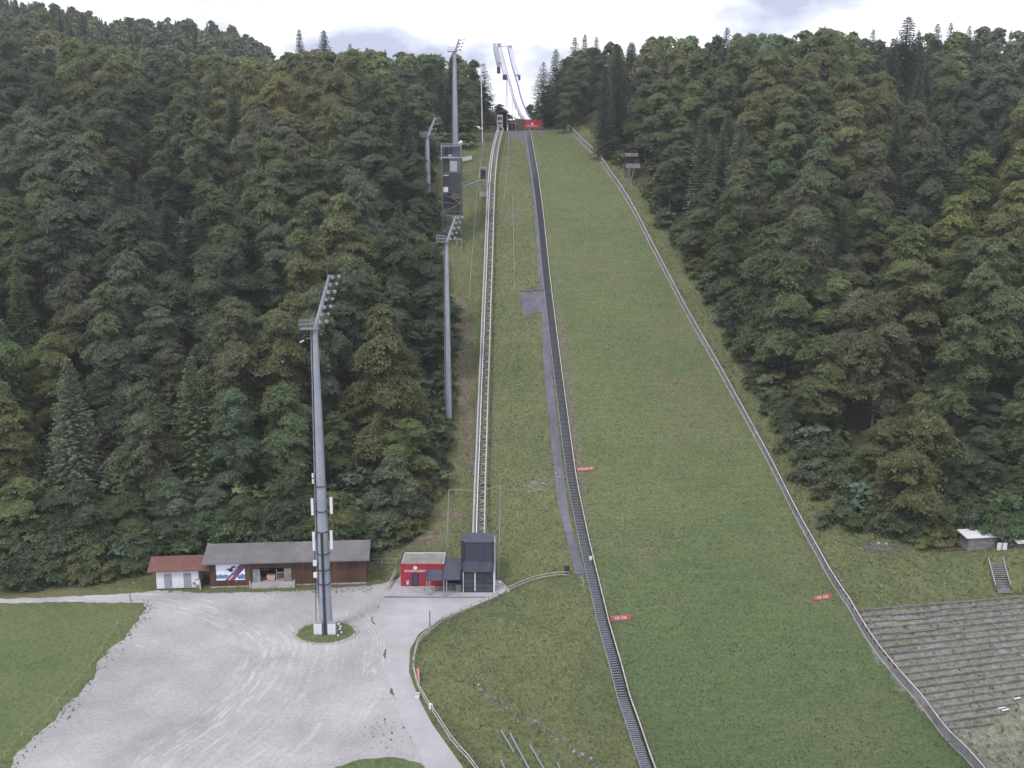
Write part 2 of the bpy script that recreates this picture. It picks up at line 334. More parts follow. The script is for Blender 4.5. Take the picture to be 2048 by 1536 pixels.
def leaf_mat(name, trans=.48):
    m = bpy.data.materials.new(name); m.use_nodes = True; t = m.node_tree; t.nodes.clear()
    out = t.nodes.new('ShaderNodeOutputMaterial'); d = t.nodes.new('ShaderNodeBsdfPrincipled'); tr = t.nodes.new('ShaderNodeBsdfTranslucent')
    d.inputs['Roughness'].default_value = .65; d.inputs['Specular IOR Level'].default_value = .25
    oi = t.nodes.new('ShaderNodeObjectInfo'); g = t.nodes.new('ShaderNodeNewGeometry'); tc = t.nodes.new('ShaderNodeTexCoord')
    n = t.nodes.new('ShaderNodeTexNoise'); n.inputs['Scale'].default_value = .45; n.inputs['Detail'].default_value = 3; t.links.new(tc.outputs['Object'], n.inputs['Vector'])
    a = t.nodes.new('ShaderNodeMapRange'); a.inputs[1].default_value = 0; a.inputs[2].default_value = 1; a.inputs[3].default_value = .68; a.inputs[4].default_value = 1.35
    t.links.new(g.outputs['Random Per Island'], a.inputs[0])
    b = t.nodes.new('ShaderNodeMapRange'); b.inputs[1].default_value = .3; b.inputs[2].default_value = .7; b.inputs[3].default_value = .72; b.inputs[4].default_value = 1.28
    t.links.new(n.outputs['Fac'], b.inputs[0])
    mu = t.nodes.new('ShaderNodeMath'); mu.operation = 'MULTIPLY'; t.links.new(a.outputs[0], mu.inputs[0]); t.links.new(b.outputs[0], mu.inputs[1])
    sc = t.nodes.new('ShaderNodeVectorMath'); sc.operation = 'SCALE'; t.links.new(oi.outputs['Color'], sc.inputs[0]); t.links.new(mu.outputs[0], sc.inputs['Scale'])
    t.links.new(sc.outputs[0], d.inputs['Base Color']); t.links.new(sc.outputs[0], tr.inputs['Color'])
    mx = t.nodes.new('ShaderNodeMixShader'); mx.inputs[0].default_value = trans
    t.links.new(d.outputs[0], mx.inputs[1]); t.links.new(tr.outputs[0], mx.inputs[2]); t.links.new(mx.outputs[0], out.inputs[0])
    return m
M['leaf'] = leaf_mat('leaves'); M['needle'] = leaf_mat('needles', .25)

# ------------------------------------------------------------------ object helpers
def tag(o, label=None, cat=None, group=None, kind=None):
    if label: o['label'] = label
    if cat: o['category'] = cat
    if group: o['group'] = group
    if kind: o['kind'] = kind
    return o
def thing(name, label, cat, loc=(0, 0, 0), rz=0, group=None):
    o = bpy.data.objects.new(name, None); COL.objects.link(o); o.empty_display_size = .5
    o.location = loc; o.rotation_euler = (0, 0, rz)
    return tag(o, label, cat, group)
class MB:
    """collects geometry; coordinates are local to the parent unless world=True at build"""
    def __init__(s): s.v = []; s.f = []
    def add(s, vs, fs):
        k = len(s.v); s.v += [tuple(v) for v in vs]; s.f += [tuple(i + k for i in f) for f in fs]; return s
    def box(s, c, d, rz=0, rx=0, ry=0):
        h = [x / 2 for x in d]; m = Matrix.Rotation(rz, 3, 'Z') @ Matrix.Rotation(ry, 3, 'Y') @ Matrix.Rotation(rx, 3, 'X')
        vs = [Vector(c) + m @ Vector((x * h[0], y * h[1], z * h[2])) for x in (-1, 1) for y in (-1, 1) for z in (-1, 1)]
        return s.add(vs, [(0, 1, 3, 2), (4, 6, 7, 5), (0, 4, 5, 1), (2, 3, 7, 6), (0, 2, 6, 4), (1, 5, 7, 3)])
    def b2(s, x0, x1, y0, y1, z0, z1): return s.box(((x0 + x1) / 2, (y0 + y1) / 2, (z0 + z1) / 2), (x1 - x0, y1 - y0, z1 - z0))
    def beam(s, a, b, w, h, up=(0, 0, 1)):
        a = Vector(a); b = Vector(b); d = (b - a)
        if d.length < 1e-6: return s
        d.normalize(); u = Vector(up)
        if abs(d.dot(u)) > .98: u = Vector((0, 1, 0))
        x = d.cross(u).normalized(); y = x.cross(d).normalized()
        vs = [p + x * sx * w / 2 + y * sy * h / 2 for p in (a, b) for sx in (-1, 1) for sy in (-1, 1)]
        return s.add(vs, [(0, 1, 3, 2), (4, 6, 7, 5), (0, 4, 5, 1), (2, 3, 7, 6), (0, 2, 6, 4), (1, 5, 7, 3)])
    def tube(s, a, b, r0, r1=None, n=8, caps=True):
        a = Vector(a); b = Vector(b); r1 = r0 if r1 is None else r1; d = (b - a).normalized()
        u = Vector((0, 0, 1)) if abs(d.z) < .98 else Vector((0, 1, 0)); x = d.cross(u).normalized(); y = x.cross(d)
        vs = [p + (x * math.cos(2 * math.pi * i / n) + y * math.sin(2 * math.pi * i / n)) * r for p, r in ((a, r0), (b, r1)) for i in range(n)]
        fs = [(i, (i + 1) % n, n + (i + 1) % n, n + i) for i in range(n)]
        if caps: fs += [tuple(range(n))[::-1], tuple(range(n, 2 * n))]
        return s.add(vs, fs)
    def path(s, pts, w, h, up=(0, 0, 1)):
        """rectangular section swept along points as one continuous strip"""
        pts = [Vector(p) for p in pts]; n = len(pts); vs = []; u = Vector(up)
        for i, p in enumerate(pts):
            d = (pts[min(i + 1, n - 1)] - pts[max(i - 1, 0)]).normalized(); x = d.cross(u).normalized(); y = x.cross(d).normalized() if up == 'n' else u
            for sx, sy in ((-1, -1), (1, -1), (1, 1), (-1, 1)): vs.append(p + x * sx * w / 2 + y * sy * h / 2)
        fs = [(0, 3, 2, 1), tuple(4 * (n - 1) + j for j in range(4))]
        for i in range(n - 1):
            for j in range(4): fs.append((4 * i + j, 4 * i + (j + 1) % 4, 4 * i + 4 + (j + 1) % 4, 4 * i + 4 + j))
        return s.add(vs, fs)
    def poly(s, pts, thick):
        """flat polygon (list of 3D points) given thickness along its normal"""
        P = [Vector(p) for p in pts]; n = len(P); nrm = (P[1] - P[0]).cross(P[2] - P[0]).normalized() * thick
        return s.add(P + [p + nrm for p in P], [tuple(range(n))[::-1], tuple(range(n, 2 * n))] + [(i, (i + 1) % n, n + (i + 1) % n, n + i) for i in range(n)])
    def build(s, name, mat, parent=None, world=False, smooth=False, label=None):
        v = np.array(s.v, float)
        if parent is not None and world: v = v - np.array(parent.location)
        loc = (0, 0, 0)
        if parent is None: loc = tuple(v.mean(0)[:2]) + (v[:, 2].min(),); v = v - np.array(loc)
        me = bpy.data.meshes.new(name); me.from_pydata([tuple(p) for p in v], [], s.f); me.materials.append(M[mat] if isinstance(mat, str) else mat)
        if smooth: me.polygons.foreach_set('use_smooth', [True] * len(me.polygons))
        o = bpy.data.objects.new(name, me); COL.objects.link(o); o.location = loc
        if parent: o.parent = parent
        if label: o['label'] = label
        return o
def copy_tree(o, parent=None, loc=None):
    c = o.copy(); COL.objects.link(c); c.parent = parent
    if loc is not None: c.location = loc
    for ch in list(o.children): copy_tree(ch, c)
    return c
def resample(pts, step):
    pts = [Vector(p) for p in pts]; d = [0.0]
    for a, b in zip(pts, pts[1:]): d.append(d[-1] + (b - a).length)
    n = max(2, int(d[-1] / step) + 1); q = np.linspace(0, d[-1], n); A = np.array([tuple(p) for p in pts])
    return [Vector(tuple(float(np.interp(s, d, A[:, k])) for k in range(len(pts[0])))) for s in q]
def smooth_path(pts, it=2):
    pts = [Vector(p) for p in pts]
    for _ in range(it):
        o = [pts[0]]
        for a, b in zip(pts, pts[1:]): o += [a * .75 + b * .25, a * .25 + b * .75]
        o.append(pts[-1]); pts = o
    return pts
def text_mesh(s, size, name, mat, parent, loc, rot, extrude=.01):
    cu = bpy.data.curves.new(name, 'FONT'); cu.body = s; cu.size = size; cu.align_x = 'CENTER'; cu.align_y = 'CENTER'; cu.extrude = extrude; cu.offset = size * .02
    o = bpy.data.objects.new(name + '_tmp', cu); COL.objects.link(o); bpy.context.view_layer.update()
    me = bpy.data.meshes.new_from_object(o.evaluated_get(bpy.context.evaluated_depsgraph_get())); bpy.data.objects.remove(o); bpy.data.curves.remove(cu)
    me.name = name; me.materials.clear(); me.materials.append(M[mat])
    q = bpy.data.objects.new(name, me); COL.objects.link(q); q.parent = parent; q.location = loc; q.rotation_euler = rot; return q

# ------------------------------------------------------------------ ground
def inpoly(x, y, poly):
    x = np.asarray(x); y = np.asarray(y); r = np.zeros(x.shape, bool); n = len(poly)
    for i in range(n):
        x0, y0 = poly[i][:2]; x1, y1 = poly[(i + 1) % n][:2]
        if y0 == y1: continue
        c = ((y0 > y) != (y1 > y)) & (x < (x1 - x0) * (y - y0) / (y1 - y0) + x0); r ^= c
    return r
def project_arr(x, y, z):
    q = z - CAMZ; dep = y * CP - q * SP; up = y * SP + q * CP; dep = np.where(dep < 1, 1, dep)
    return 1024 + F * x / dep, 768 - F * up / dep
LF_PX = [(800, 1098), (850, 1060), (880, 960), (900, 850), (905, 700), (893, 600), (880, 500), (868, 420), (862, 350), (880, 310), (940, 300), (955, 270), (968, 250)]
RF_PX = [(1165, 248), (1215, 300), (1268, 370), (1340, 470), (1400, 560), (1470, 680), (1515, 760), (1570, 850), (1650, 950), (1740, 1040), (1810, 1078), (1900, 1086), (2100, 1090)]
LFW = [G(*p) for p in LF_PX]; RFW = [G(*p) for p in RF_PX]
LFpoly = [(-600, 153), (-30, 153)] + [(p.x, p.y) for p in LFW if p.y > 154] + [(LFW[-1].x + 6, 420), (0, 900), (-900, 900), (-900, 153)]
RFpoly = [(p.x, p.y) for p in RFW][::-1] + [(RFW[0].x - 6, 400), (30, 900), (900, 900), (900, RFW[-1].y)]
def blob(px, py, cx, cy, rx, ry): return np.exp(-(((px - cx) / rx) ** 2 + ((py - cy) / ry) ** 2))
def seg(px, py, pts, wd):
    best = np.full(px.shape, 1e9)
    for (x0, y0), (x1, y1) in zip(pts, pts[1:]):
        dx, dy = x1 - x0, y1 - y0; t = np.clip(((px - x0) * dx + (py - y0) * dy) / (dx * dx + dy * dy), 0, 1)
        best = np.minimum(best, (px - x0 - t * dx) ** 2 + (py - y0 - t * dy) ** 2)
    return np.exp(-best / (wd * wd))
def wseg(x, y, pxs, wd):      # distance in metres to a line given as picture points on the ground
    P = [G(*p) for p in pxs]; return seg(x, y, [(p.x, p.y) for p in P], wd)
def wblob(x, y, px, py, rx, ry):
    p = G(px, py); return np.exp(-(((x - p.x) / rx) ** 2 + ((y - p.y) / ry) ** 2))
def set_mask(me, x, y):
    soil = np.zeros_like(x); fl = np.zeros_like(x); st = np.zeros_like(x)
    soil = np.maximum(soil, .92 * wseg(x, y, [(1118, 620), (1130, 720), (1142, 800), (1150, 900), (1165, 980)], 1.7))
    soil = np.maximum(soil, .7 * wseg(x, y, [(1112, 480), (1118, 620)], 1.2))
    soil = np.maximum(soil, .75 * wseg(x, y, [(1165, 980), (1195, 1120), (1225, 1260), (1260, 1380), (1310, 1536)], .8))
    soil = np.maximum(soil, .6 * wseg(x, y, [(1470, 850), (1450, 800), (1400, 700), (1370, 660)], 1.8)); soil = np.maximum(soil, .65 * wseg(x, y, [(1660, 1100), (1560, 950), (1500, 870)], 1.2) )
    soil = np.maximum(soil, .8 * wseg(x, y, [(1010, 440), (1030, 420), (1045, 450)], 2.2)); soil = np.maximum(soil, .95 * wseg(x, y, [(945, 930), (938, 860), (930, 760), (928, 680), (915, 600)], 3.2)); soil = np.maximum(soil, .75 * wseg(x, y, [(985, 940), (990, 860), (985, 760)], 1.6))
    soil = np.maximum(soil, 1.0 * wblob(x, y, 845, 1075, 6, 3.5))
    soil = np.maximum(soil, .8 * wblob(x, y, 930, 720, 5, 7)); soil = np.maximum(soil, .7 * wblob(x, y, 915, 530, 3.5, 5))
    soil = np.maximum(soil, .55 * wblob(x, y, 1340, 870, 9, 5)); soil = np.maximum(soil, .45 * wblob(x, y, 1400, 720, 6, 8))
    soil = np.maximum(soil, .55 * wblob(x, y, 1820, 1170, 7, 4)); soil = np.maximum(soil, .55 * wblob(x, y, 1540, 1080, 5, 4))
    soil = np.maximum(soil, .6 * wblob(x, y, 975, 285, 4, 6)); soil = np.maximum(soil, .6 * wseg(x, y, [(990, 400), (985, 560), (975, 700)], 1.6))
    soil = np.maximum(soil, .7 * wblob(x, y, 130, 1180, 9, 1.6)); soil = np.maximum(soil, .5 * wblob(x, y, 1120, 1180, 5, 3))
    soil = np.maximum(soil, .85 * wblob(x, y, 900, 1030, 6, 4)); soil = np.maximum(soil, .7 * wblob(x, y, 1010, 560, 3, 5)); soil = np.maximum(soil, .6 * wblob(x, y, 1060, 860, 3, 8)); soil = np.maximum(soil, .55 * wblob(x, y, 1080, 1400, 4, 2)); soil = np.maximum(soil, .6 * wblob(x, y, 1300, 780, 8, 3)); soil = np.maximum(soil, .45 * wblob(x, y, 1180, 1200, 3, 6))
    fl = np.where(inpoly(x, y, LFpoly) | inpoly(x, y, RFpoly), 1.0, 0.0)
    st = np.maximum(st, .95 * wseg(x, y, [(950, 1365), (1010, 1415), (1080, 1450), (1150, 1500), (1210, 1550)], .9))
    st = np.maximum(st, .75 * wblob(x, y, 1075, 970, 4.5, 5)); st = np.maximum(st, .9 * wblob(x, y, 1765, 1094, 3.4, 1.6))
    st = np.maximum(st, .75 * wseg(x, y, [(1655, 1110), (1690, 1180)], .8)); st = np.maximum(st, .6 * wseg(x, y, [(1590, 985), (1655, 1110)], .8))
    st = np.maximum(st, .8 * wseg(x, y, [(1155, 1110), (1175, 1190)], .7)); st = np.maximum(st, .6 * wseg(x, y, [(1990, 1123), (2060, 1124)], .8))
    st = np.maximum(st, .5 * wblob(x, y, 1960, 1122, 8, 1.5)); st = np.maximum(st, .55 * wblob(x, y, 1205, 1260, 1.5, 4))
    ter = [(1700, 1228), (1880, 1205), (2300, 1165), (2300, 1620), (1990, 1620), (1890, 1470), (1800, 1372), (1745, 1300)]
    tw = [atZ(px, py, z) for (px, py), z in zip(ter, (-1, -1, -1, -9.5, -9.5, -8.2, -5, -3))]
    st = np.maximum(st, np.where(inpoly(x, y, [(p.x, p.y) for p in tw]), .80, 0))
    a = me.color_attributes.new('mask', 'FLOAT_COLOR', 'POINT')
    a.data.foreach_set('color', np.stack([soil, fl, st, np.ones_like(x)], -1).ravel().astype(np.float32))
def grid_mesh(name, xs, ys, mat):
    X, Yg = np.meshgrid(xs, ys); Z = height(X, Yg); nx, ny = len(xs), len(ys)
    V = np.stack([X.ravel(), Yg.ravel(), Z.ravel()], -1)
    i = np.arange(nx * ny).reshape(ny, nx)
    Fq = np.stack([i[:-1, :-1].ravel(), i[:-1, 1:].ravel(), i[1:, 1:].ravel(), i[1:, :-1].ravel()], -1)
    me = bpy.data.meshes.new(name); me.vertices.add(len(V)); me.vertices.foreach_set('co', V.ravel())
    me.loops.add(Fq.size); me.loops.foreach_set('vertex_index', Fq.ravel().astype(np.int32))
    me.polygons.add(len(Fq)); me.polygons.foreach_set('loop_start', np.arange(0, Fq.size, 4, dtype=np.int32)); me.polygons.foreach_set('loop_total', np.full(len(Fq), 4, np.int32))
    me.update(); me.polygons.foreach_set('use_smooth', [True] * len(Fq))
    set_mask(me, V[:, 0], V[:, 1]); me.materials.append(M[mat])
    o = bpy.data.objects.new(name, me); COL.objects.link(o); return o
xs = np.concatenate([np.arange(-900, -200, 25), np.arange(-200, -80, 6), np.arange(-80, 95, 1.0), np.arange(95, 200, 6), np.arange(200, 901, 25)])
ys = np.concatenate([np.arange(-150, 84, 12), np.arange(84, 190, 1.0), np.arange(190, 370, 1.5), np.arange(370, 620, 6), np.arange(620, 1500, 30)])
tag(grid_mesh('ground', xs, ys, 'rough'), kind='structure')

def sheet(name, outline, mat, off=.05, step=1.0, jit=0.0, wear=False, mask=False, kind='structure'):
    """outline: list of world points (x, y); draped over the terrain"""
    P = [Vector((p[0], p[1], 0)) for p in outline]; P = resample(P + [P[0]], min(step, .7))[:-1]
    if jit:
        for k, p in enumerate(P):
            a = math.sin(k * .37) + math.sin(k * .83 + 1.7) + random.uniform(-1, 1); p.x += a * jit * .5; p.y += random.uniform(-1, 1) * jit * .7
    n = len(P); pts = [Vector((p.x, p.y)) for p in P]
    x0, x1 = min(p.x for p in P), max(p.x for p in P); y0, y1 = min(p.y for p in P), max(p.y for p in P)
    gx, gy = np.meshgrid(np.arange(x0, x1, step), np.arange(y0, y1, step)); gx = gx.ravel(); gy = gy.ravel()
    ins = inpoly(gx, gy, [(p.x, p.y) for p in P])
    pts += [Vector((float(a), float(b))) for a, b in zip(gx[ins], gy[ins])]
    v, e, f, *_ = delaunay_2d_cdt(pts, [], [list(range(n))], 1, 1e-4)
    V = np.array([(q.x, q.y) for q in v]); Z = height(V[:, 0], V[:, 1]) + off
    me = bpy.data.meshes.new(name); me.from_pydata([(float(a), float(b), float(c)) for (a, b), c in zip(V, Z)], [], [tuple(q) for q in f])
    me.materials.append(M[mat]); me.polygons.foreach_set('use_smooth', [True] * len(me.polygons))
    for p in me.polygons:
        if p.normal.z < 0: p.flip() if hasattr(p, 'flip') else None
    if mask: set_mask(me, V[:, 0], V[:, 1])
    if wear:
        x, y = V[:, 0], V[:, 1]
        main = [atZ(*q, 0) for q in ((150, 1196), (300, 1197), (420, 1222), (500, 1262), (528, 1300), (500, 1370), (430, 1440), (330, 1510), (240, 1580))]
        mw = [(p.x, p.y) for p in main]
        wv = .95 * seg(x, y, mw, 3.2)
        wv = np.maximum(wv, .55 * seg(x, y, [(p.x + 6, p.y - 2) for p in main[4:]], 5.0))
        b = [atZ(*q, 0) for q in ((560, 1330), (470, 1430), (420, 1536), (380, 1600))]; wv = np.maximum(wv, .7 * seg(x, y, [(p.x, p.y) for p in b], 2.2))
        b = [atZ(*q, 0) for q in ((800, 1390), (700, 1440), (560, 1500), (480, 1560))]; wv = np.maximum(wv, .6 * seg(x, y, [(p.x, p.y) for p in b], 2.2))
        b = [atZ(*q, 0) for q in ((740, 1230), (765, 1260), (760, 1290), (745, 1340))]; wv = np.maximum(wv, 1.1 * seg(x, y, [(p.x, p.y) for p in b], 1.5))
        q = atZ(295, 1288, 0); wv = np.maximum(wv, 1.2 * np.exp(-((x - q.x) ** 2 + (y - q.y) ** 2) / 1.5))
        q = atZ(655, 1262, 0); rr = np.hypot(x - q.x, (y - q.y)); wv = np.maximum(wv, .9 * np.exp(-((rr - 5.6) / 1.0) ** 2))
        # along / across coordinates of the main wheel track
        dm = np.full(x.shape, 1e9); al = np.zeros_like(x); ac = np.zeros_like(x); acc = 0
        for (ax, ay), (bx, by) in zip(mw, mw[1:]):
            dx, dy = bx - ax, by - ay; L = math.hypot(dx, dy); t = ((x - ax) * dx + (y - ay) * dy) / (L * L); tcl = np.clip(t, 0, 1)
            dd = np.hypot(x - ax - tcl * dx, y - ay - tcl * dy); sgn = np.sign((x - ax) * dy - (y - ay) * dx)
            u = dd < dm; al = np.where(u, acc + tcl * L, al); ac = np.where(u, dd * sgn, ac); dm = np.where(u, dd, dm); acc += L
        a = me.color_attributes.new('wear', 'FLOAT_COLOR', 'POINT')
        a.data.foreach_set('color', np.stack([np.clip(wv, 0, 1), ac / 10, al / 60, np.ones_like(x)], -1).ravel().astype(np.float32))
    o = bpy.data.objects.new(name, me); COL.objects.link(o)
    if kind: tag(o, kind=kind)
    return o
def zpoly(pxs, z=0): return [(p.x, p.y) for p in (atZ(a, b, z) for a, b in pxs)]
def gpoly(pxs): return [(p.x, p.y) for p in (G(a, b) for a, b in pxs)]
sheet('meadow', zpoly([(-80, 1211), (130, 1206), (280, 1206), (292, 1225), (262, 1268), (214, 1314), (184, 1364), (136, 1424), (70, 1482), (10, 1560), (-100, 1620), (-300, 1500)]), 'meadow', .03, 1.5)
sheet('gravel_yard', zpoly([(-80, 1201), (130, 1194), (262, 1188), (312, 1181), (420, 1187), (600, 1182), (740, 1172), (800, 1158), (768, 1195), (745, 1240), (775, 1282), (772, 1330), (803, 1436),
      (860, 1536), (900, 1640), (-80, 1640), (20, 1536), (60, 1480), (130, 1420), (180, 1360), (210, 1310), (258, 1265), (290, 1225), (284, 1207), (130, 1204), (-80, 1210)]), 'gravel', .05, .9, jit=.38, wear=True)
sheet('road', zpoly([(768, 1195), (1005, 1190), (965, 1206), (924, 1221), (877, 1242), (838, 1268), (820, 1300), (818, 1345), (838, 1398), (864, 1449), (926, 1536), (985, 1620), (905, 1620),
      (853, 1536), (801, 1436), (771, 1330), (774, 1282), (744, 1240)]), 'asph', .075, .9)
sheet('grass_strip', zpoly([(670, 1536), (720, 1519), (790, 1515), (840, 1526), (872, 1560), (900, 1640), (640, 1640)]), 'meadow', .085, 1, jit=.15)
# rim of the round grass island under the floodlight mast
ci = atZ(652, 1266, 0)
sheet('grass_island', [(ci.x + 3.9 * math.cos(a), ci.y + 3.3 * math.sin(a)) for a in np.linspace(0, 2 * math.pi, 40)[:-1]], 'meadow', .09, .8, jit=.2)
# landing hill: mown grass between the stair and the board fence
lh = [G(lst(py) + 10, py) for py in (256, 280, 320, 400, 500, 600, 700, 800, 900, 1000, 1100, 1200, 1300, 1400, 1500, 1600)]
rh = [G(fen(py) - 2, py) for py in (256, 280, 320, 400, 500, 600, 700, 800, 900, 1000, 1100, 1200, 1300, 1400, 1500, 1600)]
sheet('landing_hill', [(p.x, p.y) for p in lh] + [(p.x, p.y) for p in rh[::-1]], 'hill', .07, 1.3, jit=.12, mask=True)
mp_l = [(1046, 262), (1052, 300), (1064, 380), (1072, 470), (1076, 540), (1080, 583), (1041, 586), (1043, 610), (1047, 632), (1083, 624), (1085, 700), (1092, 790), (1104, 900), (1114, 1000), (1134, 1080), (1143, 1120), (1150, 1150)]
mp_r = [(1172, 1150), (1150, 1080), (1135, 1010), (1125, 930), (1115, 850), (1106, 760), (1098, 660), (1090, 560), (1083, 480), (1070, 380), (1060, 310), (1052, 262)]
sheet('mat_path', gpoly(mp_l + mp_r), 'mat', .09, .8)
sheet('mat_apron', gpoly([(1012, 262), (1046, 262), (1051, 296), (1040, 282), (1010, 276)]), 'mat', .10, 1)
tr0 = [(768, 1194), (806, 1148), (1000, 1160), (1022, 1185), (996, 1192), (980, 1194)]
b = MB(); pw = [atZ(x, y, 0) for x, y in tr0]; b.poly([(p.x, p.y, 0.0) for p in pw], .18 if (pw[1] - pw[0]).cross(pw[2] - pw[0]).z > 0 else -.18)
for i in (0,):
    pass
tag(b.build('terrace', 'concrete'), kind='structure')
b = MB()
for a, c in (((768, 1195), (975, 1195)),):
    b.beam(atZ(*a, .1), atZ(*c, .1), .10, .16)
tag(b.build('terrace_kerb', 'galvd'), kind='structure')

# ------------------------------------------------------------------ foliage meshes
def quads_mesh(name, C, U, V, mat):
    """diamond leaves: centre C, half axes U, V (n x 3)"""
    n = len(C); P = np.stack([C - U, C - V * .9, C + U, C + V], 1).reshape(-1, 3)
    me = bpy.data.meshes.new(name); me.vertices.add(4 * n); me.vertices.foreach_set('co', P.ravel())
    me.loops.add(4 * n); me.loops.foreach_set('vertex_index', np.arange(4 * n, dtype=np.int32))
    me.polygons.add(n); me.polygons.foreach_set('loop_start', np.arange(0, 4 * n, 4, dtype=np.int32)); me.polygons.foreach_set('loop_total', np.full(n, 4, np.int32))
    me.update(); me.materials.append(M[mat]); return me
def norm(a): return a / (np.linalg.norm(a, axis=-1, keepdims=True) + 1e-9)
def leaves_from(c, rc, per, size, r, flat=.42, hang=.3):
    """sprays of leaves: spray centres c (k x 3), radii rc; each spray is a flat drooping fan reaching outwards"""
    k = len(c); idx = np.repeat(np.arange(k), per); n = len(idx)
    o = c.copy(); o[:, 2] = 0; o = norm(o + r.normal(size=(k, 3)) * .35 * np.array([1, 1, 0])); o[:, 2] = 0; o = norm(o); tt = np.stack([-o[:, 1], o[:, 0], np.zeros(k)], -1)
    st = (1.15 + .8 * r.random(k)); wd = (.75 + .35 * r.random(k)); fl = flat * (.7 + .8 * r.random(k)); hg = hang * (.4 + 1.3 * r.random(k))
    d = norm(r.normal(size=(n, 3))); rad = rc[idx] * (.25 + .85 * r.random(n) ** .6)
    lump = 1 + .3 * np.sin(d[:, 0] * 7 + idx) * np.cos(d[:, 1] * 6 + idx * 2.1); a = d * (rad * lump)[:, None]
    C = c[idx] + o[idx] * (a[:, 0] * st[idx])[:, None] + tt[idx] * (a[:, 1] * wd[idx])[:, None]
    C[:, 2] += a[:, 2] * fl[idx] - hg[idx] * a[:, 0] * st[idx] - .12 * a[:, 1] ** 2 / (rc[idx] + .1)
    nrm = norm(o[idx] * (.45 + .5 * d[:, :1]) + np.array([0, 0, .75]) + r.normal(size=(n, 3)) * .5)
    t = norm(np.cross(nrm, r.normal(size=(n, 3)))); b = np.cross(nrm, t); s = size * (.65 + .8 * r.random(n))
    return C, t * s[:, None], b * (s * .6)[:, None]
def broad_mesh(seed, Hh=24.0, R=6.2, z0=.12, k=250, per=95, size=.172, rcs=(.5, 1.15), lobes=9):
    """crown made of several limb masses, each carrying many leaf clumps, with gaps between them"""
    r = np.random.default_rng(seed); cs = []; rs = []
    nl = lobes; hs = Hh * (1 - z0)
    for i in range(nl):
        zn = (i + .5) / nl; az = i * 2.4 + r.normal() * .4
        prof = math.sin(math.pi * min(.97, zn ** .85 * .86 + .14)) ** .8 if seed % 3 == 0 else math.sin(math.pi * (zn * .76 + .17)) ** .62
        off = R * prof * r.uniform(.28, .58) * (1 - .8 * max(0, zn - .7) / .3)
        lr = R * r.uniform(.36, .52) * (.62 + .5 * prof) * (1 - .25 * zn); lh = lr * r.uniform(.8, 1.35)
        c0 = np.array([off * math.cos(az), off * math.sin(az), Hh * z0 + hs * (zn * .9 + .02)])
        c0[2] = min(c0[2], Hh - lh * .75); m = int(k / nl * (.7 + .6 * lr / (R * .5)))
        d = norm(r.normal(size=(m, 3))); d[:, 2] = np.where(d[:, 2] < -.35, -d[:, 2], d[:, 2]); d = norm(d + np.array([math.cos(az), math.sin(az), .15]) * .25)
        sc = .62 + .42 * np.sqrt(r.random(m)); cs.append(c0 + d * sc[:, None] * np.array([lr, lr, lh])); rs.append((rcs[0] + (rcs[1] - rcs[0]) * r.random(m) ** 1.3) * (.75 + .35 * lr / (R * .5)))
    m = k // 6; zn = r.random(m); az = r.random(m) * 6.28; q = R * .55 * np.sin(np.pi * (zn * .8 + .15)) * r.random(m)
    cs.append(np.stack([q * np.cos(az), q * np.sin(az), Hh * z0 + hs * zn * .92], -1)); rs.append(np.full(m, rcs[1]))
    c = np.concatenate(cs); rc = np.concatenate(rs)
    C, U, V = leaves_from(c, rc, per, size, r)
    return quads_mesh('crown', C, U, V, 'leaf'), c
def spruce_mesh(seed, Hh=22.0, R=3.3, z0=.12, droop=.35, size=.36, gap=.52, full=1.0):
    r = np.random.default_rng(seed); Cs = []; Us = []; Vs = []
    z = Hh * z0
    while z < Hh - .25:
        f = (z - Hh * z0) / (Hh * (1 - z0)); rr = R * (1 - f) ** .72 + .15; nb = int((5 + rr * 3.4) * full)
        a0 = r.random() * 6.28
        for j in range(nb):
            a = a0 + 6.283 * j / nb + r.normal() * .16; L = rr * (.72 + .45 * r.random())
            ns = max(2, int(L / .42)); s = (np.arange(ns) + .6) / ns
            dr = droop * (1.0 - f * 1.3); x = L * s; zz = z - dr * L * s ** 1.3 + .18 * L * np.clip(s - .6, 0, 1) + r.normal(size=ns) * .06
            ca, sa = math.cos(a), math.sin(a)
            C = np.stack([x * ca, x * sa, zz], -1); out = np.array([ca, sa, -dr * .8]); out /= np.linalg.norm(out)
            side = np.array([-sa, ca, 0]); w2 = (.62 * (1 - s * .55) * (.35 + rr / R * .65) + .1) * (size / .36)
            for sg in (-1, 1):
                tilt = norm((side * sg)[None] + np.array([0, 0, -.35])[None] + r.normal(size=(ns, 3)) * .18 + out[None] * .5)
                Cs.append(C + tilt * (w2 * .5)[:, None]); Us.append(tilt * (w2 * .8)[:, None]); Vs.append(np.tile(out, (ns, 1)) * (size * .55) + r.normal(size=(ns, 3)) * .03)
        z += gap * (.8 + .4 * r.random()) * (.6 + .5 * (1 - f))
    C = np.array([[0, 0, Hh - .3]]); Cs.append(C); Us.append(np.array([[0, 0, .5]])); Vs.append(np.array([[.1, .05, 0]]))
    return quads_mesh('crown', np.concatenate(Cs), np.concatenate(Us), np.concatenate(Vs), 'needle')
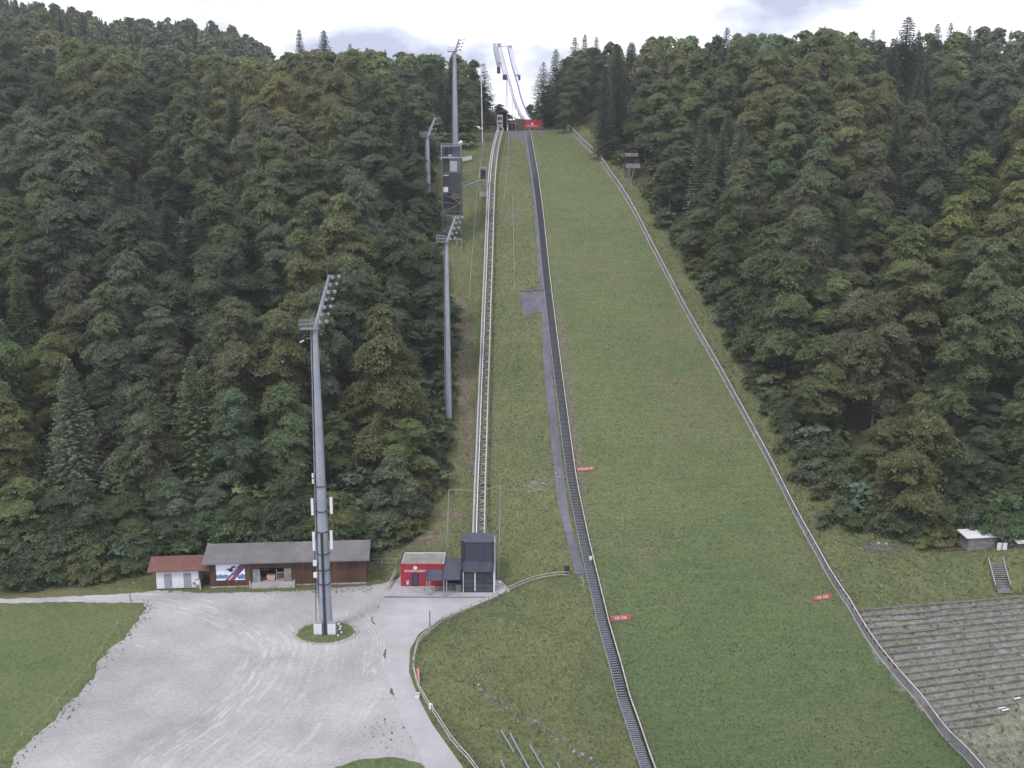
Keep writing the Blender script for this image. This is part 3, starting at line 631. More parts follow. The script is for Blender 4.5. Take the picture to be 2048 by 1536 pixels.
def trunk_mesh(Hh, r0, limbs=None, frac=.85):
    b = MB(); n = 5; p = [Vector((0.12 * math.sin(i * 1.3), .12 * math.cos(i * 1.9), Hh * frac * i / n)) for i in range(n + 1)]; p[0] = Vector((0, 0, -1.2))
    for i in range(n): b.tube(p[i], p[i + 1], r0 * (1 - .8 * i / n), r0 * (1 - .8 * (i + 1) / n), 7, caps=False)
    if limbs is not None:
        for c in limbs:
            z = max(Hh * .15, c[2] - 2.2 - .35 * math.hypot(c[0], c[1])); b.tube((0, 0, z), tuple(c), .11, .03, 4, caps=False)
    me = bpy.data.meshes.new('trunk'); me.from_pydata(b.v, [], b.f); me.materials.append(M['bark']); return me
BROAD = []
for i in range(10):
    Hh = (25, 27, 23, 27, 28, 22, 25, 25, 18, 17)[i]; R = (6.0, 6.8, 7.0, 5.3, 6.2, 6.4, 7.4, 5.0, 5.8, 6.2)[i]
    me, c = broad_mesh(100 + i, Hh, R, z0=(.10, .14, .10, .16, .2, .08, .14, .12, .0, .0)[i], k=(470, 540, 520, 430, 500, 460, 580, 400, 430, 450)[i], lobes=(9, 11, 8, 10, 12, 8, 10, 9, 8, 8)[i])
    BROAD.append((me, trunk_mesh(Hh, .32, c[:: 13]), Hh))
SPR = []
for i, (Hh, R, dr, fu) in enumerate(((23, 4.2, .38, 1.0), (25, 4.6, .30, .95), (21, 4.0, .42, 1.05), (24, 3.7, .35, .95), (22, 4.4, .2, .62))):
    SPR.append((spruce_mesh(300 + i, Hh, R, droop=dr, full=fu, z0=.10 if fu > .8 else .3), trunk_mesh(Hh, .26, None, .97), Hh))
BUSH = []
for i in range(4):
    me, c = broad_mesh(200 + i, 4.0, 2.0, z0=.02, k=70, per=70, size=.13, rcs=(.34, .7), lobes=5); BUSH.append((me, trunk_mesh(4.0, .06, c[::4], .6), 4.0))

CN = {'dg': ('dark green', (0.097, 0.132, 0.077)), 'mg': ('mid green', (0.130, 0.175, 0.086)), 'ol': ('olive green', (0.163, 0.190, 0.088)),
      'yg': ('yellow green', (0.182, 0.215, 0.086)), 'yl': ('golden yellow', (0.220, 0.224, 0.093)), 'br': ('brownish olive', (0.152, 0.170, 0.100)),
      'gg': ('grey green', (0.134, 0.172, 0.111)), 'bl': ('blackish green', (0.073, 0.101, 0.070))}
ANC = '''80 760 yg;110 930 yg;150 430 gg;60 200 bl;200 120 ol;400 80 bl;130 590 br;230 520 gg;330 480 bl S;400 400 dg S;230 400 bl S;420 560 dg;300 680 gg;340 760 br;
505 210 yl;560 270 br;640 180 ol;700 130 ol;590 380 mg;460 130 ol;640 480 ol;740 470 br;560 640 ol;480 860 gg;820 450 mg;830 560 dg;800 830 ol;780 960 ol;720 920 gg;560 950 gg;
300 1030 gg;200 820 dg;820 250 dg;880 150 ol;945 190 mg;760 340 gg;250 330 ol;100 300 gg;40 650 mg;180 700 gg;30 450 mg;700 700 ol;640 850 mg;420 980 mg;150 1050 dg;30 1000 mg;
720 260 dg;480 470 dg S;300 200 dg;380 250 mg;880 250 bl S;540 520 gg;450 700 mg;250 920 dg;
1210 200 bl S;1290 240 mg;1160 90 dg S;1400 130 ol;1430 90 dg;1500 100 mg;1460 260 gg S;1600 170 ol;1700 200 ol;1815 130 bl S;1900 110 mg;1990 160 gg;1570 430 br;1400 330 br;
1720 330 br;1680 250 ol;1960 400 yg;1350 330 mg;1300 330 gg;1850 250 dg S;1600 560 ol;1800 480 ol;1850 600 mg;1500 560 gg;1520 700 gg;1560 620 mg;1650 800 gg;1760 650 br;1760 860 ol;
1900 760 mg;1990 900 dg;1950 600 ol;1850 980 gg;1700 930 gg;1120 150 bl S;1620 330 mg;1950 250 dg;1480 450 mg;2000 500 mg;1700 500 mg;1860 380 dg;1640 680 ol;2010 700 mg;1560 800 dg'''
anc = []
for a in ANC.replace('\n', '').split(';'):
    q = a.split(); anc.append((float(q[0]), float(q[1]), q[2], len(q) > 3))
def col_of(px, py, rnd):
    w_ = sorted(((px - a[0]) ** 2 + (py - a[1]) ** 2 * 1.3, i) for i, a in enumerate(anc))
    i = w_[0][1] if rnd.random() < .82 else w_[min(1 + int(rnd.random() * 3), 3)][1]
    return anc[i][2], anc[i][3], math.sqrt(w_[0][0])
def zone(px, py):
    if px < 1030:
        v = 'near left skyline' if py < 190 else ('high on the left slope' if py < 420 else ('halfway up the left slope' if py < 740 else 'low on the left slope'))
        h = 'at the far left' if px < 230 else ('left of the floodlight mast' if px < 560 else ('between floodlight mast and ski lift' if px < 780 else 'beside the lift clearing'))
    else:
        v = 'near right skyline' if py < 190 else ('high on the right slope' if py < 420 else ('halfway up the right slope' if py < 740 else 'low on the right slope'))
        h = 'along the board fence' if px < fen(min(max(py, 262), 1500)) + 170 else ('at the far right' if px > 1840 else 'within the right wood')
    return v, h
TREES = []   # (x, y, ground, top scale, kind, colour key)
def crown_only(me, name, parent, col): 
    o = bpy.data.objects.new(name, me); COL.objects.link(o); o.parent = parent; o.color = (*col, 1); return o
def plant(lib, loc, sc, rz, col, name, label, cat, group, sxy=1.0):
    o = thing(name, label, cat, loc, rz, group); o.scale = (sc * sxy, sc * sxy, sc)
    crown_only(lib[0], 'crown', o, col)
    t = bpy.data.objects.new('trunk', lib[1]); COL.objects.link(t); t.parent = o
    return o
rnd = random.Random(11)
cand = []
# hand-placed trees that make the skyline or stand out: (top px, top py, Y, kind, colour, width factor)
HERO = [(598, 57, 362, 'S', 'bl', 1.0), (647, 58, 364, 'S', 'bl', 1.25), (700, 84, 372, 'S', 'bl', .8), (770, 98, 370, 'S', 'dg', .9), (205, 90, 380, 'B', 'ol', 1.1),
        (1087, 122, 352, 'S5', 'bl', 1.15), (1112, 95, 362, 'S', 'bl', 1.1), (1150, 72, 372, 'S', 'dg', 1.1), (1170, 65, 376, 'S', 'bl', 1.0), (1193, 70, 372, 'S', 'bl', 1.0), (1211, 122, 296, 'S', 'bl', 1.0),
        (1455, 52, 350, 'S', 'bl', 1.0), (1818, 30, 318, 'S', 'bl', 1.6), (1876, 44, 345, 'S', 'bl', 1.2), (1903, 42, 345, 'S', 'bl', 1.0), (1940, 48, 350, 'S', 'dg', 1.0), (1405, 130, 320, 'S', 'dg', 1.4), (1615, 60, 345, 'S', 'dg', 1.5),
        (880, 118, 335, 'S', 'bl', 1.2), (835, 130, 330, 'S', 'dg', 1.2), (945, 112, 335, 'B', 'mg', .9), (968, 125, 338, 'S5', 'dg', 1.0), (905, 105, 350, 'S', 'dg', 1.0), (860, 108, 352, 'B', 'ol', .9), (925, 150, 318, 'B', 'mg', .9),
        (1000, 208, 395, 'B', 'dg', .9), (985, 222, 375, 'B', 'dg', .8), (985, 214, 380, 'S', 'bl', 1.0), (1100, 185, 368, 'B', 'dg', 1.0), (1075, 196, 380, 'S', 'bl', 1.3), (1125, 150, 358, 'B', 'dg', .9), (1130, 180, 340, 'B', 'mg', .8), (1060, 205, 395, 'B', 'dg', .9), (1100, 165, 375, 'B', 'dg', 1.0), (1140, 110, 385, 'B', 'dg', 1.0), (1160, 100, 365, 'B', 'mg', 1.0), (1180, 95, 390, 'B', 'dg', 1.1), (1125, 115, 382, 'S', 'bl', 1.2), (1150, 150, 350, 'B', 'dg', .9), (1090, 205, 360, 'B', 'dg', .8), (1078, 215, 366, 'B', 'mg', .8), (1200, 100, 350, 'B', 'dg', 1.0), (960, 170, 350, 'B', 'mg', .9), (975, 215, 360, 'B', 'dg', .8),
        (800, 700, 184, 'B', 'ol', 1.05), (822, 425, 232, 'B', 'mg', .9), (845, 462, 226, 'B', 'mg', .8), (80, 680, 186, 'B', 'yg', 1.0), (740, 430, 228, 'B', 'br', 1.0), (505, 180, 292, 'B', 'yl', .9),
        (1575, 390, 232, 'B', 'br', 1.1), (1965, 350, 240, 'B', 'yg', 1.0), (1700, 500, 208, 'B', 'br', 1.0), (330, 400, 224, 'S', 'bl', 1.3), (400, 380, 236, 'S', 'dg', 1.3), (240, 330, 236, 'S', 'bl', 1.2), (450, 430, 226, 'S', 'dg', 1.2),
        (1290, 190, 290, 'B', 'mg', 1.0), (1690, 190, 290, 'B', 'ol', 1.1), (1760, 620, 196, 'B', 'br', .9), (1985, 780, 178, 'B', 'dg', 1.2), (350, 530, 204, 'B', 'mg', 1.0), (335, 680, 180, 'B', 'br', .9)]
hero_xy = []
for px, py, Y, kd, ck, wf in HERO:
    p = atY(px, py, Y); g = H(p.x, p.y); hh = p.z - g
    if hh < 4: hh = 6
    cand.append([p.x, p.y, g, hh, kd, ck, wf, True]); hero_xy.append((p.x, p.y))
for X in np.arange(-100, -30, 6.3):
    x = float(X) + rnd.uniform(-1.5, 1.5); y = 155.5 + rnd.uniform(-1, 2.5) + (1.5 if x > -60 else 0); hh = rnd.uniform(8, 13)
    cand.append([x, y, H(x, y), hh, 'B', rnd.choice(['dg', 'mg', 'gg', 'ol']), rnd.uniform(.85, 1.1), False]); hero_xy.append((x, y))
for X in np.arange(74, 110, 6.5):
    x = float(X) + rnd.uniform(-1.5, 1.5); y = 163 + rnd.uniform(-1, 2.5); hh = rnd.uniform(8, 14)
    cand.append([x, y, H(x, y), hh, 'B', rnd.choice(['dg', 'mg', 'gg', 'mg']), rnd.uniform(.85, 1.1), False]); hero_xy.append((x, y))
pts = list(hero_xy); grid = {}
def near(x, y, d):
    gx, gy = int(x // 8), int(y // 8)
    for i in range(gx - 2, gx + 3):
        for j in range(gy - 2, gy + 3):
            for (a, b_) in grid.get((i, j), ()):
                if (a - x) ** 2 + (b_ - y) ** 2 < d * d: return True
    return False
for a in pts: grid.setdefault((int(a[0] // 8), int(a[1] // 8)), []).append(a)
tx = []; 
for _ in range(26000):
    Y = 153 + 292 * rnd.random() ** .9; X = (rnd.random() * 2 - 1) * (.56 * Y + 10)
    tx.append((X, Y))
txa = np.array(tx)
okm = inpoly(txa[:, 0] + 3.2, txa[:, 1], LFpoly) | inpoly(txa[:, 0] - 2.6, txa[:, 1], RFpoly)
txa = txa[okm]; hz = height(txa[:, 0], txa[:, 1])
g3y = G(903, 850).y
clr = [(G(900, 320), 13), (G(905, 470), 8), (G(1262, 350), 8), (G(1962, 1088), 8), (G(2036, 1090), 6), (G(858, 458), 4), (G(903, 850), 6)]
for (X, Y), g in zip(txa, hz):
    X = float(X); Y = float(Y); g = float(g)
    if near(X, Y, 7.6 + .003 * (Y - 150)): continue
    if -16 < X < 30 and Y > 330: continue
    if any((X - c.x) ** 2 + (Y - c.y) ** 2 < r * r for c, r in clr): continue
    hh = rnd.uniform(18, 31) * (1.0 if Y > 172 else .75) * (.9 if Y > 330 else 1)
    px, py, dep = proj(X, Y, g + hh * .75)
    # keep the open view of the jump, the lift and the slope clear
    tpx, tpy, _ = proj(X, Y, g + hh)
    if 985 < tpx < 1072: continue
    if Y < 296 and abs(tpx - 1258) < 50 and tpy < 372 and py < 460: continue
    if Y < 170 and abs(tpx - 1975) < 70 and py > 990: continue
    if Y < 264 and abs(tpx - 856) < 26 and tpy < 425 and py < 620: continue
    if Y < g3y + 4 and abs(tpx - 900) < 52 and tpy < 800 and py < 1000: continue
    edge = abs(px - (lambda q: LF_PX[0][0] if q > 1098 else float(np.interp(q, [a[1] for a in LF_PX][::-1], [a[0] for a in LF_PX][::-1])))(py)) if px < 1030 else 999
    # skyline limit measured in the photograph: how high the wood reaches from the camera's angle of view, as a limit on tree height
    lim = float(np.interp(px, [0, 180, 330, 480, 545, 620, 800, 960, 985, 1072, 1110, 1200, 1300, 1500, 1650, 1800, 2048], [5, 85, 95, 112, 118, 92, 98, 105, 160, 200, 120, 88, 72, 62, 52, 55, 48]))
    zt = atY(px, lim, Y).z
    if g + hh > zt: hh = zt - g - rnd.random() * 1.5
    if hh < 6: continue
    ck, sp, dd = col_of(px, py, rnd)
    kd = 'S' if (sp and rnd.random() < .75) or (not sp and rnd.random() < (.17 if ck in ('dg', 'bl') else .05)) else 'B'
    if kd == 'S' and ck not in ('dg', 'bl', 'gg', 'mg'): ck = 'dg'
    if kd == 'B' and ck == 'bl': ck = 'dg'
    cand.append([X, Y, g, hh, kd, ck, rnd.uniform(.9, 1.2), False]); grid.setdefault((int(X // 8), int(Y // 8)), []).append((X, Y))
cand.sort(key=lambda c: (not c[7], c[1]))
nB = 0; nS = 0; rest = []
for c in cand:
    X, Y, g, hh, kd, ck, wf, hero = c
    px, py, dep = proj(X, Y, g + hh * .7)
    if px < -90 or px > 2140 or py < -80: rest.append(c) if (-300 < px < 2350) else None; continue
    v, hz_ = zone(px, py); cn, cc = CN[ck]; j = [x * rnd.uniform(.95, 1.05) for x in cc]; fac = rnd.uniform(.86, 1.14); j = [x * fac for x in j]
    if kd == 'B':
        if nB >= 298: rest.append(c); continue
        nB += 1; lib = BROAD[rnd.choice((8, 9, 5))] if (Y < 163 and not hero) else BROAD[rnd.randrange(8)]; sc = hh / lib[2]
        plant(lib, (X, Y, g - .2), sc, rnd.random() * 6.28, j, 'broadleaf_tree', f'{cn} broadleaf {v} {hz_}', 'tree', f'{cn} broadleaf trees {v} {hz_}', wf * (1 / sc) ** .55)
    else:
        if nS >= 290: rest.append(c); continue
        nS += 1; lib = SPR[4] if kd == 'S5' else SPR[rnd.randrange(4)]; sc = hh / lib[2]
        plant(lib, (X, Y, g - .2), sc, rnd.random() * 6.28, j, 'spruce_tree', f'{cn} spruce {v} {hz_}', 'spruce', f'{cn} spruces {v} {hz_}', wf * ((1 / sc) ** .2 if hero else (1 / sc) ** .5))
print('TREES', nB, nS, 'rest', len(rest))
# the far mountain wood and the remaining background trees: one mass
def merge_trees(items, name):
    """items: (mesh, loc, sx, sz, rz, colour) -> one mesh with a colour attribute"""
    Vs = []; Cs = []
    cache = {}
    for me, loc, sx, sz, rz, cc, keep in items:
        if me.name not in cache:
            a = np.empty(len(me.vertices) * 3); me.vertices.foreach_get('co', a); cache[me.name] = a.reshape(-1, 4, 3)
        q = cache[me.name]; k = max(1, int(1 / keep)); q = q[::k]
        ctr = q.mean(1, keepdims=True); q = ctr + (q - ctr) * (k ** .40)
        ca, sa = math.cos(rz), math.sin(rz)
        x = (q[..., 0] * ca - q[..., 1] * sa) * sx + loc[0]; y = (q[..., 0] * sa + q[..., 1] * ca) * sx + loc[1]; z = q[..., 2] * sz + loc[2]
        Vs.append(np.stack([x, y, z], -1)); Cs.append(np.tile(np.array([*cc, 1.0]), (len(q) * 4, 1)))
    P = np.concatenate(Vs).reshape(-1, 3); n = len(P) // 4; print('MERGED', name, n)
    me = bpy.data.meshes.new(name); me.vertices.add(4 * n); me.vertices.foreach_set('co', P.ravel())
    me.loops.add(4 * n); me.loops.foreach_set('vertex_index', np.arange(4 * n, dtype=np.int32))
    me.polygons.add(n); me.polygons.foreach_set('loop_start', np.arange(0, 4 * n, 4, dtype=np.int32)); me.polygons.foreach_set('loop_total', np.full(n, 4, np.int32))
    me.update(); a = me.color_attributes.new('tint', 'FLOAT_COLOR', 'POINT'); a.data.foreach_set('color', np.concatenate(Cs).ravel().astype(np.float32))
    me.materials.append(M['leafm']); o = bpy.data.objects.new(name, me); COL.objects.link(o); return o
m2 = leaf_mat('leaves_mass', .35); tn = m2.node_tree
at = tn.nodes.new('ShaderNodeAttribute'); at.attribute_name = 'tint'
for l in list(tn.links):
    if l.from_node.type == 'OBJECT_INFO': to = l.to_socket; tn.links.remove(l); tn.links.new(at.outputs['Color'], to)
M['leafm'] = m2
items = []
for X, Y, g, hh, kd, ck, wf, hero in rest:
    lib = BROAD[rnd.randrange(9)] if kd == 'B' else SPR[rnd.randrange(4)]; sc = hh / lib[2]; cc = [x * rnd.uniform(.85, 1.15) for x in CN[ck][1]]
    items.append((lib[0], (X, Y, g), sc * wf, sc, rnd.random() * 6.28, cc, .1 if kd == 'B' else .6))
fx = []
for _ in range(2600):
    Y = rnd.uniform(440, 600); X = rnd.uniform(-.6, -.08) * Y; fx.append((X, Y))
fx = np.array(fx); fz = height(fx[:, 0], fx[:, 1]); g2 = {}
for (X, Y), g in zip(fx, fz):
    key = (int(X // 7), int(Y // 7))
    if key in g2: continue
    g2[key] = 1; X = float(X); Y = float(Y); g = float(g)
    px, py, dep = proj(X, Y, g + 15)
    lim = float(np.interp(px, [0, 170, 215, 250, 300, 380, 470, 500, 540, 560, 700, 1000], [0, 28, 55, 42, 48, 46, 55, 75, 108, 150, 200, 260])) + rnd.uniform(-14, 12)
    hh = rnd.uniform(14, 22); zt = atY(px, lim, Y).z
    if g + hh > zt: hh = zt - g
    if hh < 5: continue
    kd = 'S' if rnd.random() < .4 else 'B'; lib = BROAD[rnd.randrange(9)] if kd == 'B' else SPR[rnd.randrange(4)]; sc = hh / lib[2]
    cc = [x * rnd.uniform(.85, 1.15) for x in CN[rnd.choice(['dg', 'gg', 'mg', 'dg', 'ol'] if kd == 'B' else ['bl', 'dg'])][1]]
    items.append((lib[0], (X, Y, g), sc * 1.1, sc, rnd.random() * 6.28, cc, .035 if kd == 'B' else .4))
tag(merge_trees(items, 'far_forest'), 'dark mixed wood on the mountain behind and between the nearer trees', 'forest', kind='stuff')
items = []; ug = []
for _ in range(2600):
    Y = rnd.uniform(152, 330); X = rnd.uniform(-.56, .56) * Y; ug.append((X, Y))
ug = np.array(ug); ug = ug[np.hypot(ug[:, 0] - G(1962, 1090).x, ug[:, 1] - G(1962, 1090).y) > 6]; ug = ug[np.hypot(ug[:, 0] - G(1262, 355).x, ug[:, 1] - G(1262, 355).y) > 5]; ug = ug[inpoly(ug[:, 0] + .6, ug[:, 1], LFpoly) | inpoly(ug[:, 0] - .6, ug[:, 1], RFpoly)]; uz = height(ug[:, 0], ug[:, 1])
for (X, Y), g in zip(ug, uz):
    lib = BUSH[rnd.randrange(4)]; hh = rnd.uniform(1.8, 5.0); sc = hh / 4.0; cc = [x * rnd.uniform(.8, 1.1) for x in CN[rnd.choice(['dg', 'mg', 'gg', 'mg'])][1]]
    items.append((lib[0], (float(X), float(Y), float(g) - .3), sc * 1.5, sc, rnd.random() * 6.28, cc, .05))
tag(merge_trees(items, 'undergrowth'), 'green undergrowth covering the ground beneath the forest trees', 'undergrowth', kind='stuff')
# loose grass tufts
def tufts(name, label, n, region, size, cols, seed):
    r = np.random.default_rng(seed); x0, x1, y0, y1 = region[0]; x = r.uniform(x0, x1, n * 3); y = y0 + (y1 - y0) * r.random(n * 3) ** 1.2
    z = height(x, y); k = region[1](x, y, z) ; x, y, z = x[k][:n], y[k][:n], z[k][:n]; n = len(x)
    s = r.uniform(size[0], size[1], n); a = r.random(n) * 6.28
    C = np.stack([x, y, z + s * .42 + .05], -1); U = np.stack([np.cos(a) * s * .55, np.sin(a) * s * .3, r.normal(size=n) * .03], -1); V = np.stack([r.normal(size=n) * .3 * s, s * (.35 + .3 * r.random(n)), s * .42], -1)
    me = quads_mesh(name, C, U, V, 'leafm'); cc = np.array(cols)[r.integers(0, len(cols), n)] * r.uniform(.8, 1.2, (n, 1))
    q = me.color_attributes.new('tint', 'FLOAT_COLOR', 'POINT'); q.data.foreach_set('color', np.repeat(np.concatenate([cc, np.ones((n, 1))], 1), 4, 0).ravel().astype(np.float32))
    o = bpy.data.objects.new(name, me); COL.objects.link(o); return tag(o, label, 'grass', kind='stuff')
RDW = zpoly([(768, 1190), (1010, 1184), (965, 1210), (924, 1226), (877, 1247), (842, 1272), (826, 1300), (824, 1345), (844, 1398), (870, 1445), (932, 1536), (1000, 1640), (-400, 1700), (-400, 1190), (300, 1178), (740, 1168), (800, 1140), (1000, 1160)])
MPW = gpoly(mp_l + mp_r)
def bank(x, y, z):
    px, py = project_arr(x, y, z); lx = np.interp(py, [q[1] for q in LST], [q[0] for q in LST])
    return (px < lx - 6) & (px > -20) & (py < 1560) & ~inpoly(x, y, RDW) & ~inpoly(x, y, MPW) & ~inpoly(x + 2, y, LFpoly)
def slope_(x, y, z):
    px, py = project_arr(x, y, z); lx = np.interp(py, [q[1] for q in LST], [q[0] for q in LST]); rx = np.interp(py, [q[1] for q in FEN], [q[0] for q in FEN])
    return (px > lx + 16) & (px < rx - 8) & (py < 1560)
def right_(x, y, z):
    px, py = project_arr(x, y, z); rx = np.interp(py, [q[1] for q in FEN], [q[0] for q in FEN])
    return (px > rx + 10) & (px < 2080) & (py < 1560) & ~inpoly(x - 2, y, RFpoly) & ((py < 1215) | (np.random.default_rng(1).random(len(x)) < .35))
gc = [(.11, .135, .055), (.13, .148, .06), (.16, .17, .085), (.095, .12, .048), (.15, .145, .08)]
tufts('rough_tufts', 'uneven tufts of grass and weeds on the bank and beside the lift track', 46000, ((-90, 25, 92, 345), bank), (.10, .32), gc, 1)
tufts('slope_tufts', 'short grass tufts on the landing hill', 42000, ((5, 60, 92, 345), slope_), (.08, .24), [(.08, .115, .045), (.10, .125, .055), (.13, .14, .075), (.06, .085, .036)], 2)
tufts('verge_tufts', 'rough grass and weeds between the board fence and the right wood', 22000, ((10, 90, 100, 330), right_), (.14, .45), gc, 3)
def edgew(x, y, z):
    px, py = project_arr(x, y, z); ex = np.interp(py, [1195, 1225, 1268, 1314, 1364, 1424, 1482, 1560], [290, 294, 262, 214, 184, 136, 70, 10]); r = np.random.default_rng(4)
    a = (np.abs(px - ex + 6) < 22 * r.random(len(x)) ** 1.2 * (1 + r.normal(size=len(x)) * .5)) & (py > 1200); b = (py > 1170) & (py < 1187) & (px > 300) & (px < 745) & (r.random(len(x)) < .55)
    c = ((px - 765) / 50) ** 2 + ((py - 1470) / 40) ** 2 < r.random(len(x)) ** 2; return a | b | (c & (r.random(len(x)) < .3))
tufts('yard_weeds', 'small weeds along the edges of the gravel yard', 9000, ((-75, -8, 92, 149), edgew), (.07, .26), [(.10, .11, .055), (.13, .13, .08), (.07, .085, .04)], 5)
# bushes
BPX = [(1590, 880, 2.6, 'gg'), (1625, 905, 3.0, 'gg'), (1560, 905, 1.8, 'ol'), (1605, 965, 3.0, 'gg'), (1640, 960, 3.4, 'gg'), (1665, 930, 4.0, 'gg'), (1690, 985, 4.2, 'gg'), (1735, 1000, 4.8, 'gg'), (1770, 1010, 4.5, 'gg'),
       (1800, 1035, 4.0, 'mg'), (1650, 1055, 2.4, 'gg'), (1740, 1060, 3.0, 'mg'), (1775, 1072, 3.0, 'mg'), (1820, 1078, 3.0, 'dg'), (1845, 1092, 2.4, 'yg'), (1870, 1092, 2.6, 'yg'), (1895, 1090, 2.4, 'yg'), (1920, 1064, 3.0, 'dg'), (1525, 830, 1.6, 'gg'),
       (1500, 775, 2.2, 'mg'), (1480, 720, 2.0, 'ol'), (1460, 690, 2.4, 'mg'), (1990, 1062, 3.2, 'dg'), (2030, 1062, 3.2, 'mg'), (2060, 1064, 3.4, 'dg'), (1955, 1060, 3.2, 'mg'),
       (185, 1165, 2.6, 'br'), (150, 1168, 2.4, 'ol'), (110, 1170, 2.8, 'dg'), (60, 1178, 3.0, 'dg'), (20, 1180, 3.4, 'dg'), (225, 1160, 2.4, 'ol'), (265, 1150, 2.2, 'mg'), (300, 1125, 3.2, 'mg'), (340, 1110, 3.6, 'dg'),
       (390, 1105, 3.8, 'dg'), (450, 1095, 4.2, 'mg'), (510, 1092, 4.0, 'dg'), (560, 1090, 4.0, 'gg'), (610, 1088, 4.0, 'dg'), (660, 1085, 3.8, 'gg'), (710, 1080, 3.8, 'mg'), (750, 1076, 3.0, 'dg'), (790, 1062, 3.2, 'ol'), (835, 1040, 3.0, 'ol'), (870, 985, 2.8, 'ol'),
       (1106, 252, 4.0, 'mg'), (1094, 250, 3.6, 'dg'), (1085, 248, 3.6, 'dg'), (890, 900, 2.6, 'mg'), (900, 760, 2.4, 'mg'), (1072, 246, 3.2, 'dg')]
for px, py in RF_PX[1:-1]:
    pass
for py in np.arange(300, 1000, 14):
    ex = float(np.interp(py, [a[1] for a in RF_PX], [a[0] for a in RF_PX])); BPX.append((ex - rnd.uniform(-18, 12) - (10 if py > 700 else 0), float(py), rnd.uniform(1.6, 3.4), rnd.choice(['mg', 'gg', 'ol', 'gg'])))
for py in np.arange(330, 1090, 17):
    ex = float(np.interp(py, [a[1] for a in LF_PX][::-1], [a[0] for a in LF_PX][::-1])); BPX.append((ex - rnd.uniform(0, 22), float(py), rnd.uniform(1.4, 3.2), rnd.choice(['mg', 'ol', 'ol', 'dg'])))
for k in range(34):
    BPX.append((rnd.uniform(-10, 310), rnd.uniform(1112, 1150), rnd.uniform(2.4, 4.6), rnd.choice(['dg', 'mg', 'gg', 'mg'])))
for k in range(30):
    BPX.append((rnd.uniform(400, 800), rnd.uniform(1040, 1085), rnd.uniform(2.6, 4.6), rnd.choice(['dg', 'mg', 'gg', 'mg'])))
for k in range(34):
    x_ = rnd.uniform(1640, 2060); BPX.append((x_, min(1064, 960 + (x_ - 1640) * .3) + rnd.uniform(-12, 22), rnd.uniform(2.8, 4.8), rnd.choice(['dg', 'mg', 'gg', 'mg'])))
BPX += [(1040, 262, 3.2, 'dg')][:0] + [(1600, 930, 3.0, 'gg'), (1640, 1000, 2.2, 'ol'), (1680, 1040, 3.2, 'gg'), (1700, 1062, 2.6, 'mg'), (1850, 1072, 4.0, 'mg'), (1790, 1060, 4.2, 'gg'), (1880, 1080, 4.0, 'mg')]
for px, py, hh, ck in BPX:
    if abs(px - 1262) < 24 and 340 < py < 400: continue
    p = G(px, py); lib = BUSH[rnd.randrange(4)]; v, hz_ = zone(px, py); cn, cc = CN[ck]; sc = hh / lib[2] * 1.35
    plant(lib, (p.x, p.y, p.z - .15), sc, rnd.random() * 6.28, [x * rnd.uniform(.9, 1.1) for x in cc], 'bush', f'{cn} bush {v} {hz_}', 'bush', f'{cn} bushes {v} {hz_}', rnd.uniform(1.0, 1.3))

# ------------------------------------------------------------------ stair along the landing hill
def ground_path(pxs, step, h=0.0):
    P = [G(*q) for q in pxs]; P = resample(smooth_path(P, 2), step)
    z = height(np.array([p.x for p in P]), np.array([p.y for p in P]))
    return [Vector((p.x, p.y, float(zz) + h)) for p, zz in zip(P, z)]
stair_px = [(1053, 262), (1062, 310), (1070, 360), (1079, 430), (1086, 500), (1092, 560), (1101, 640), (1111, 720), (1121, 800), (1131, 880), (1141, 960), (1155, 1030), (1167, 1090), (1188, 1180), (1214, 1290), (1240, 1380), (1262, 1450), (1290, 1536), (1325, 1620)]
sp = ground_path(stair_px, .42, .12); sp.reverse()   # from the bottom upwards
st = thing('hill_stair', 'long grey metal stair climbing the left edge of the grass landing hill', 'stairs', tuple(sp[0]))
def side(i, pts):
    d = (pts[min(i + 1, len(pts) - 1)] - pts[max(i - 1, 0)]); d.z = 0; d.normalize(); return Vector((d.y, -d.x, 0)), d
SW = .62
first = None
big = MB()
for i in range(0, len(sp) - 1):
    n, d = side(i, sp); c = sp[i] + Vector((0, 0, .12))
    m = MB(); m.beam(c - n * SW, c + n * SW, .27, .05)
    if i < 100:
        m.build('step', 'tread', st, world=True)
    else: big.v += [tuple(v) for v in m.v]; k = len(big.v) - len(m.v); big.f += [tuple(a + k for a in f) for f in m.f]
tag(big.build('step', 'tread', st, world=True), kind='stuff')
L = []; Rr = []; Rd = []; Lb = []
for i, p in enumerate(sp):
    n, d = side(i, sp); L.append(p - n * (SW + .08) + Vector((0, 0, .42))); Rr.append(p + n * (SW + .34) + Vector((0, 0, .62))); Rd.append(p + n * (SW + .24) + Vector((0, 0, .22))); Lb.append(p + n * 0 + Vector((0, 0, -.02)))
MB().path(L[::3], .07, .09).build('handrail', 'galv', st, world=True)
for i in range(0, len(L), 8):
    pass
MB().path(Rr[::3], .16, .07).build('side_rail', 'woodl', st, world=True)
MB().path(Rd[::3], .05, .60).build('side_board', 'anth2', st, world=True)  # near-black colour paints in the shaded side of the board
MB().path(Lb[::3], 1.3, .06).build('stringer', 'cable', st, world=True)
b = MB()
for i in range(0, len(L), 9): b.beam(L[i] - Vector((0, 0, .7)), L[i], .05, .05)
tag(b.build('baluster', 'galv', st, world=True), kind='stuff')
q = G(1181, 1122, .3)
b = MB(); b.box((0, 0, .5), (.45, .3, .5)); b.beam((0, 0, -.3), (0, 0, .3), .08, .08); t = thing('control_box', 'small white box on a post beside the long hill stair', 'box', tuple(q)); b.build('casing', 'white', t)

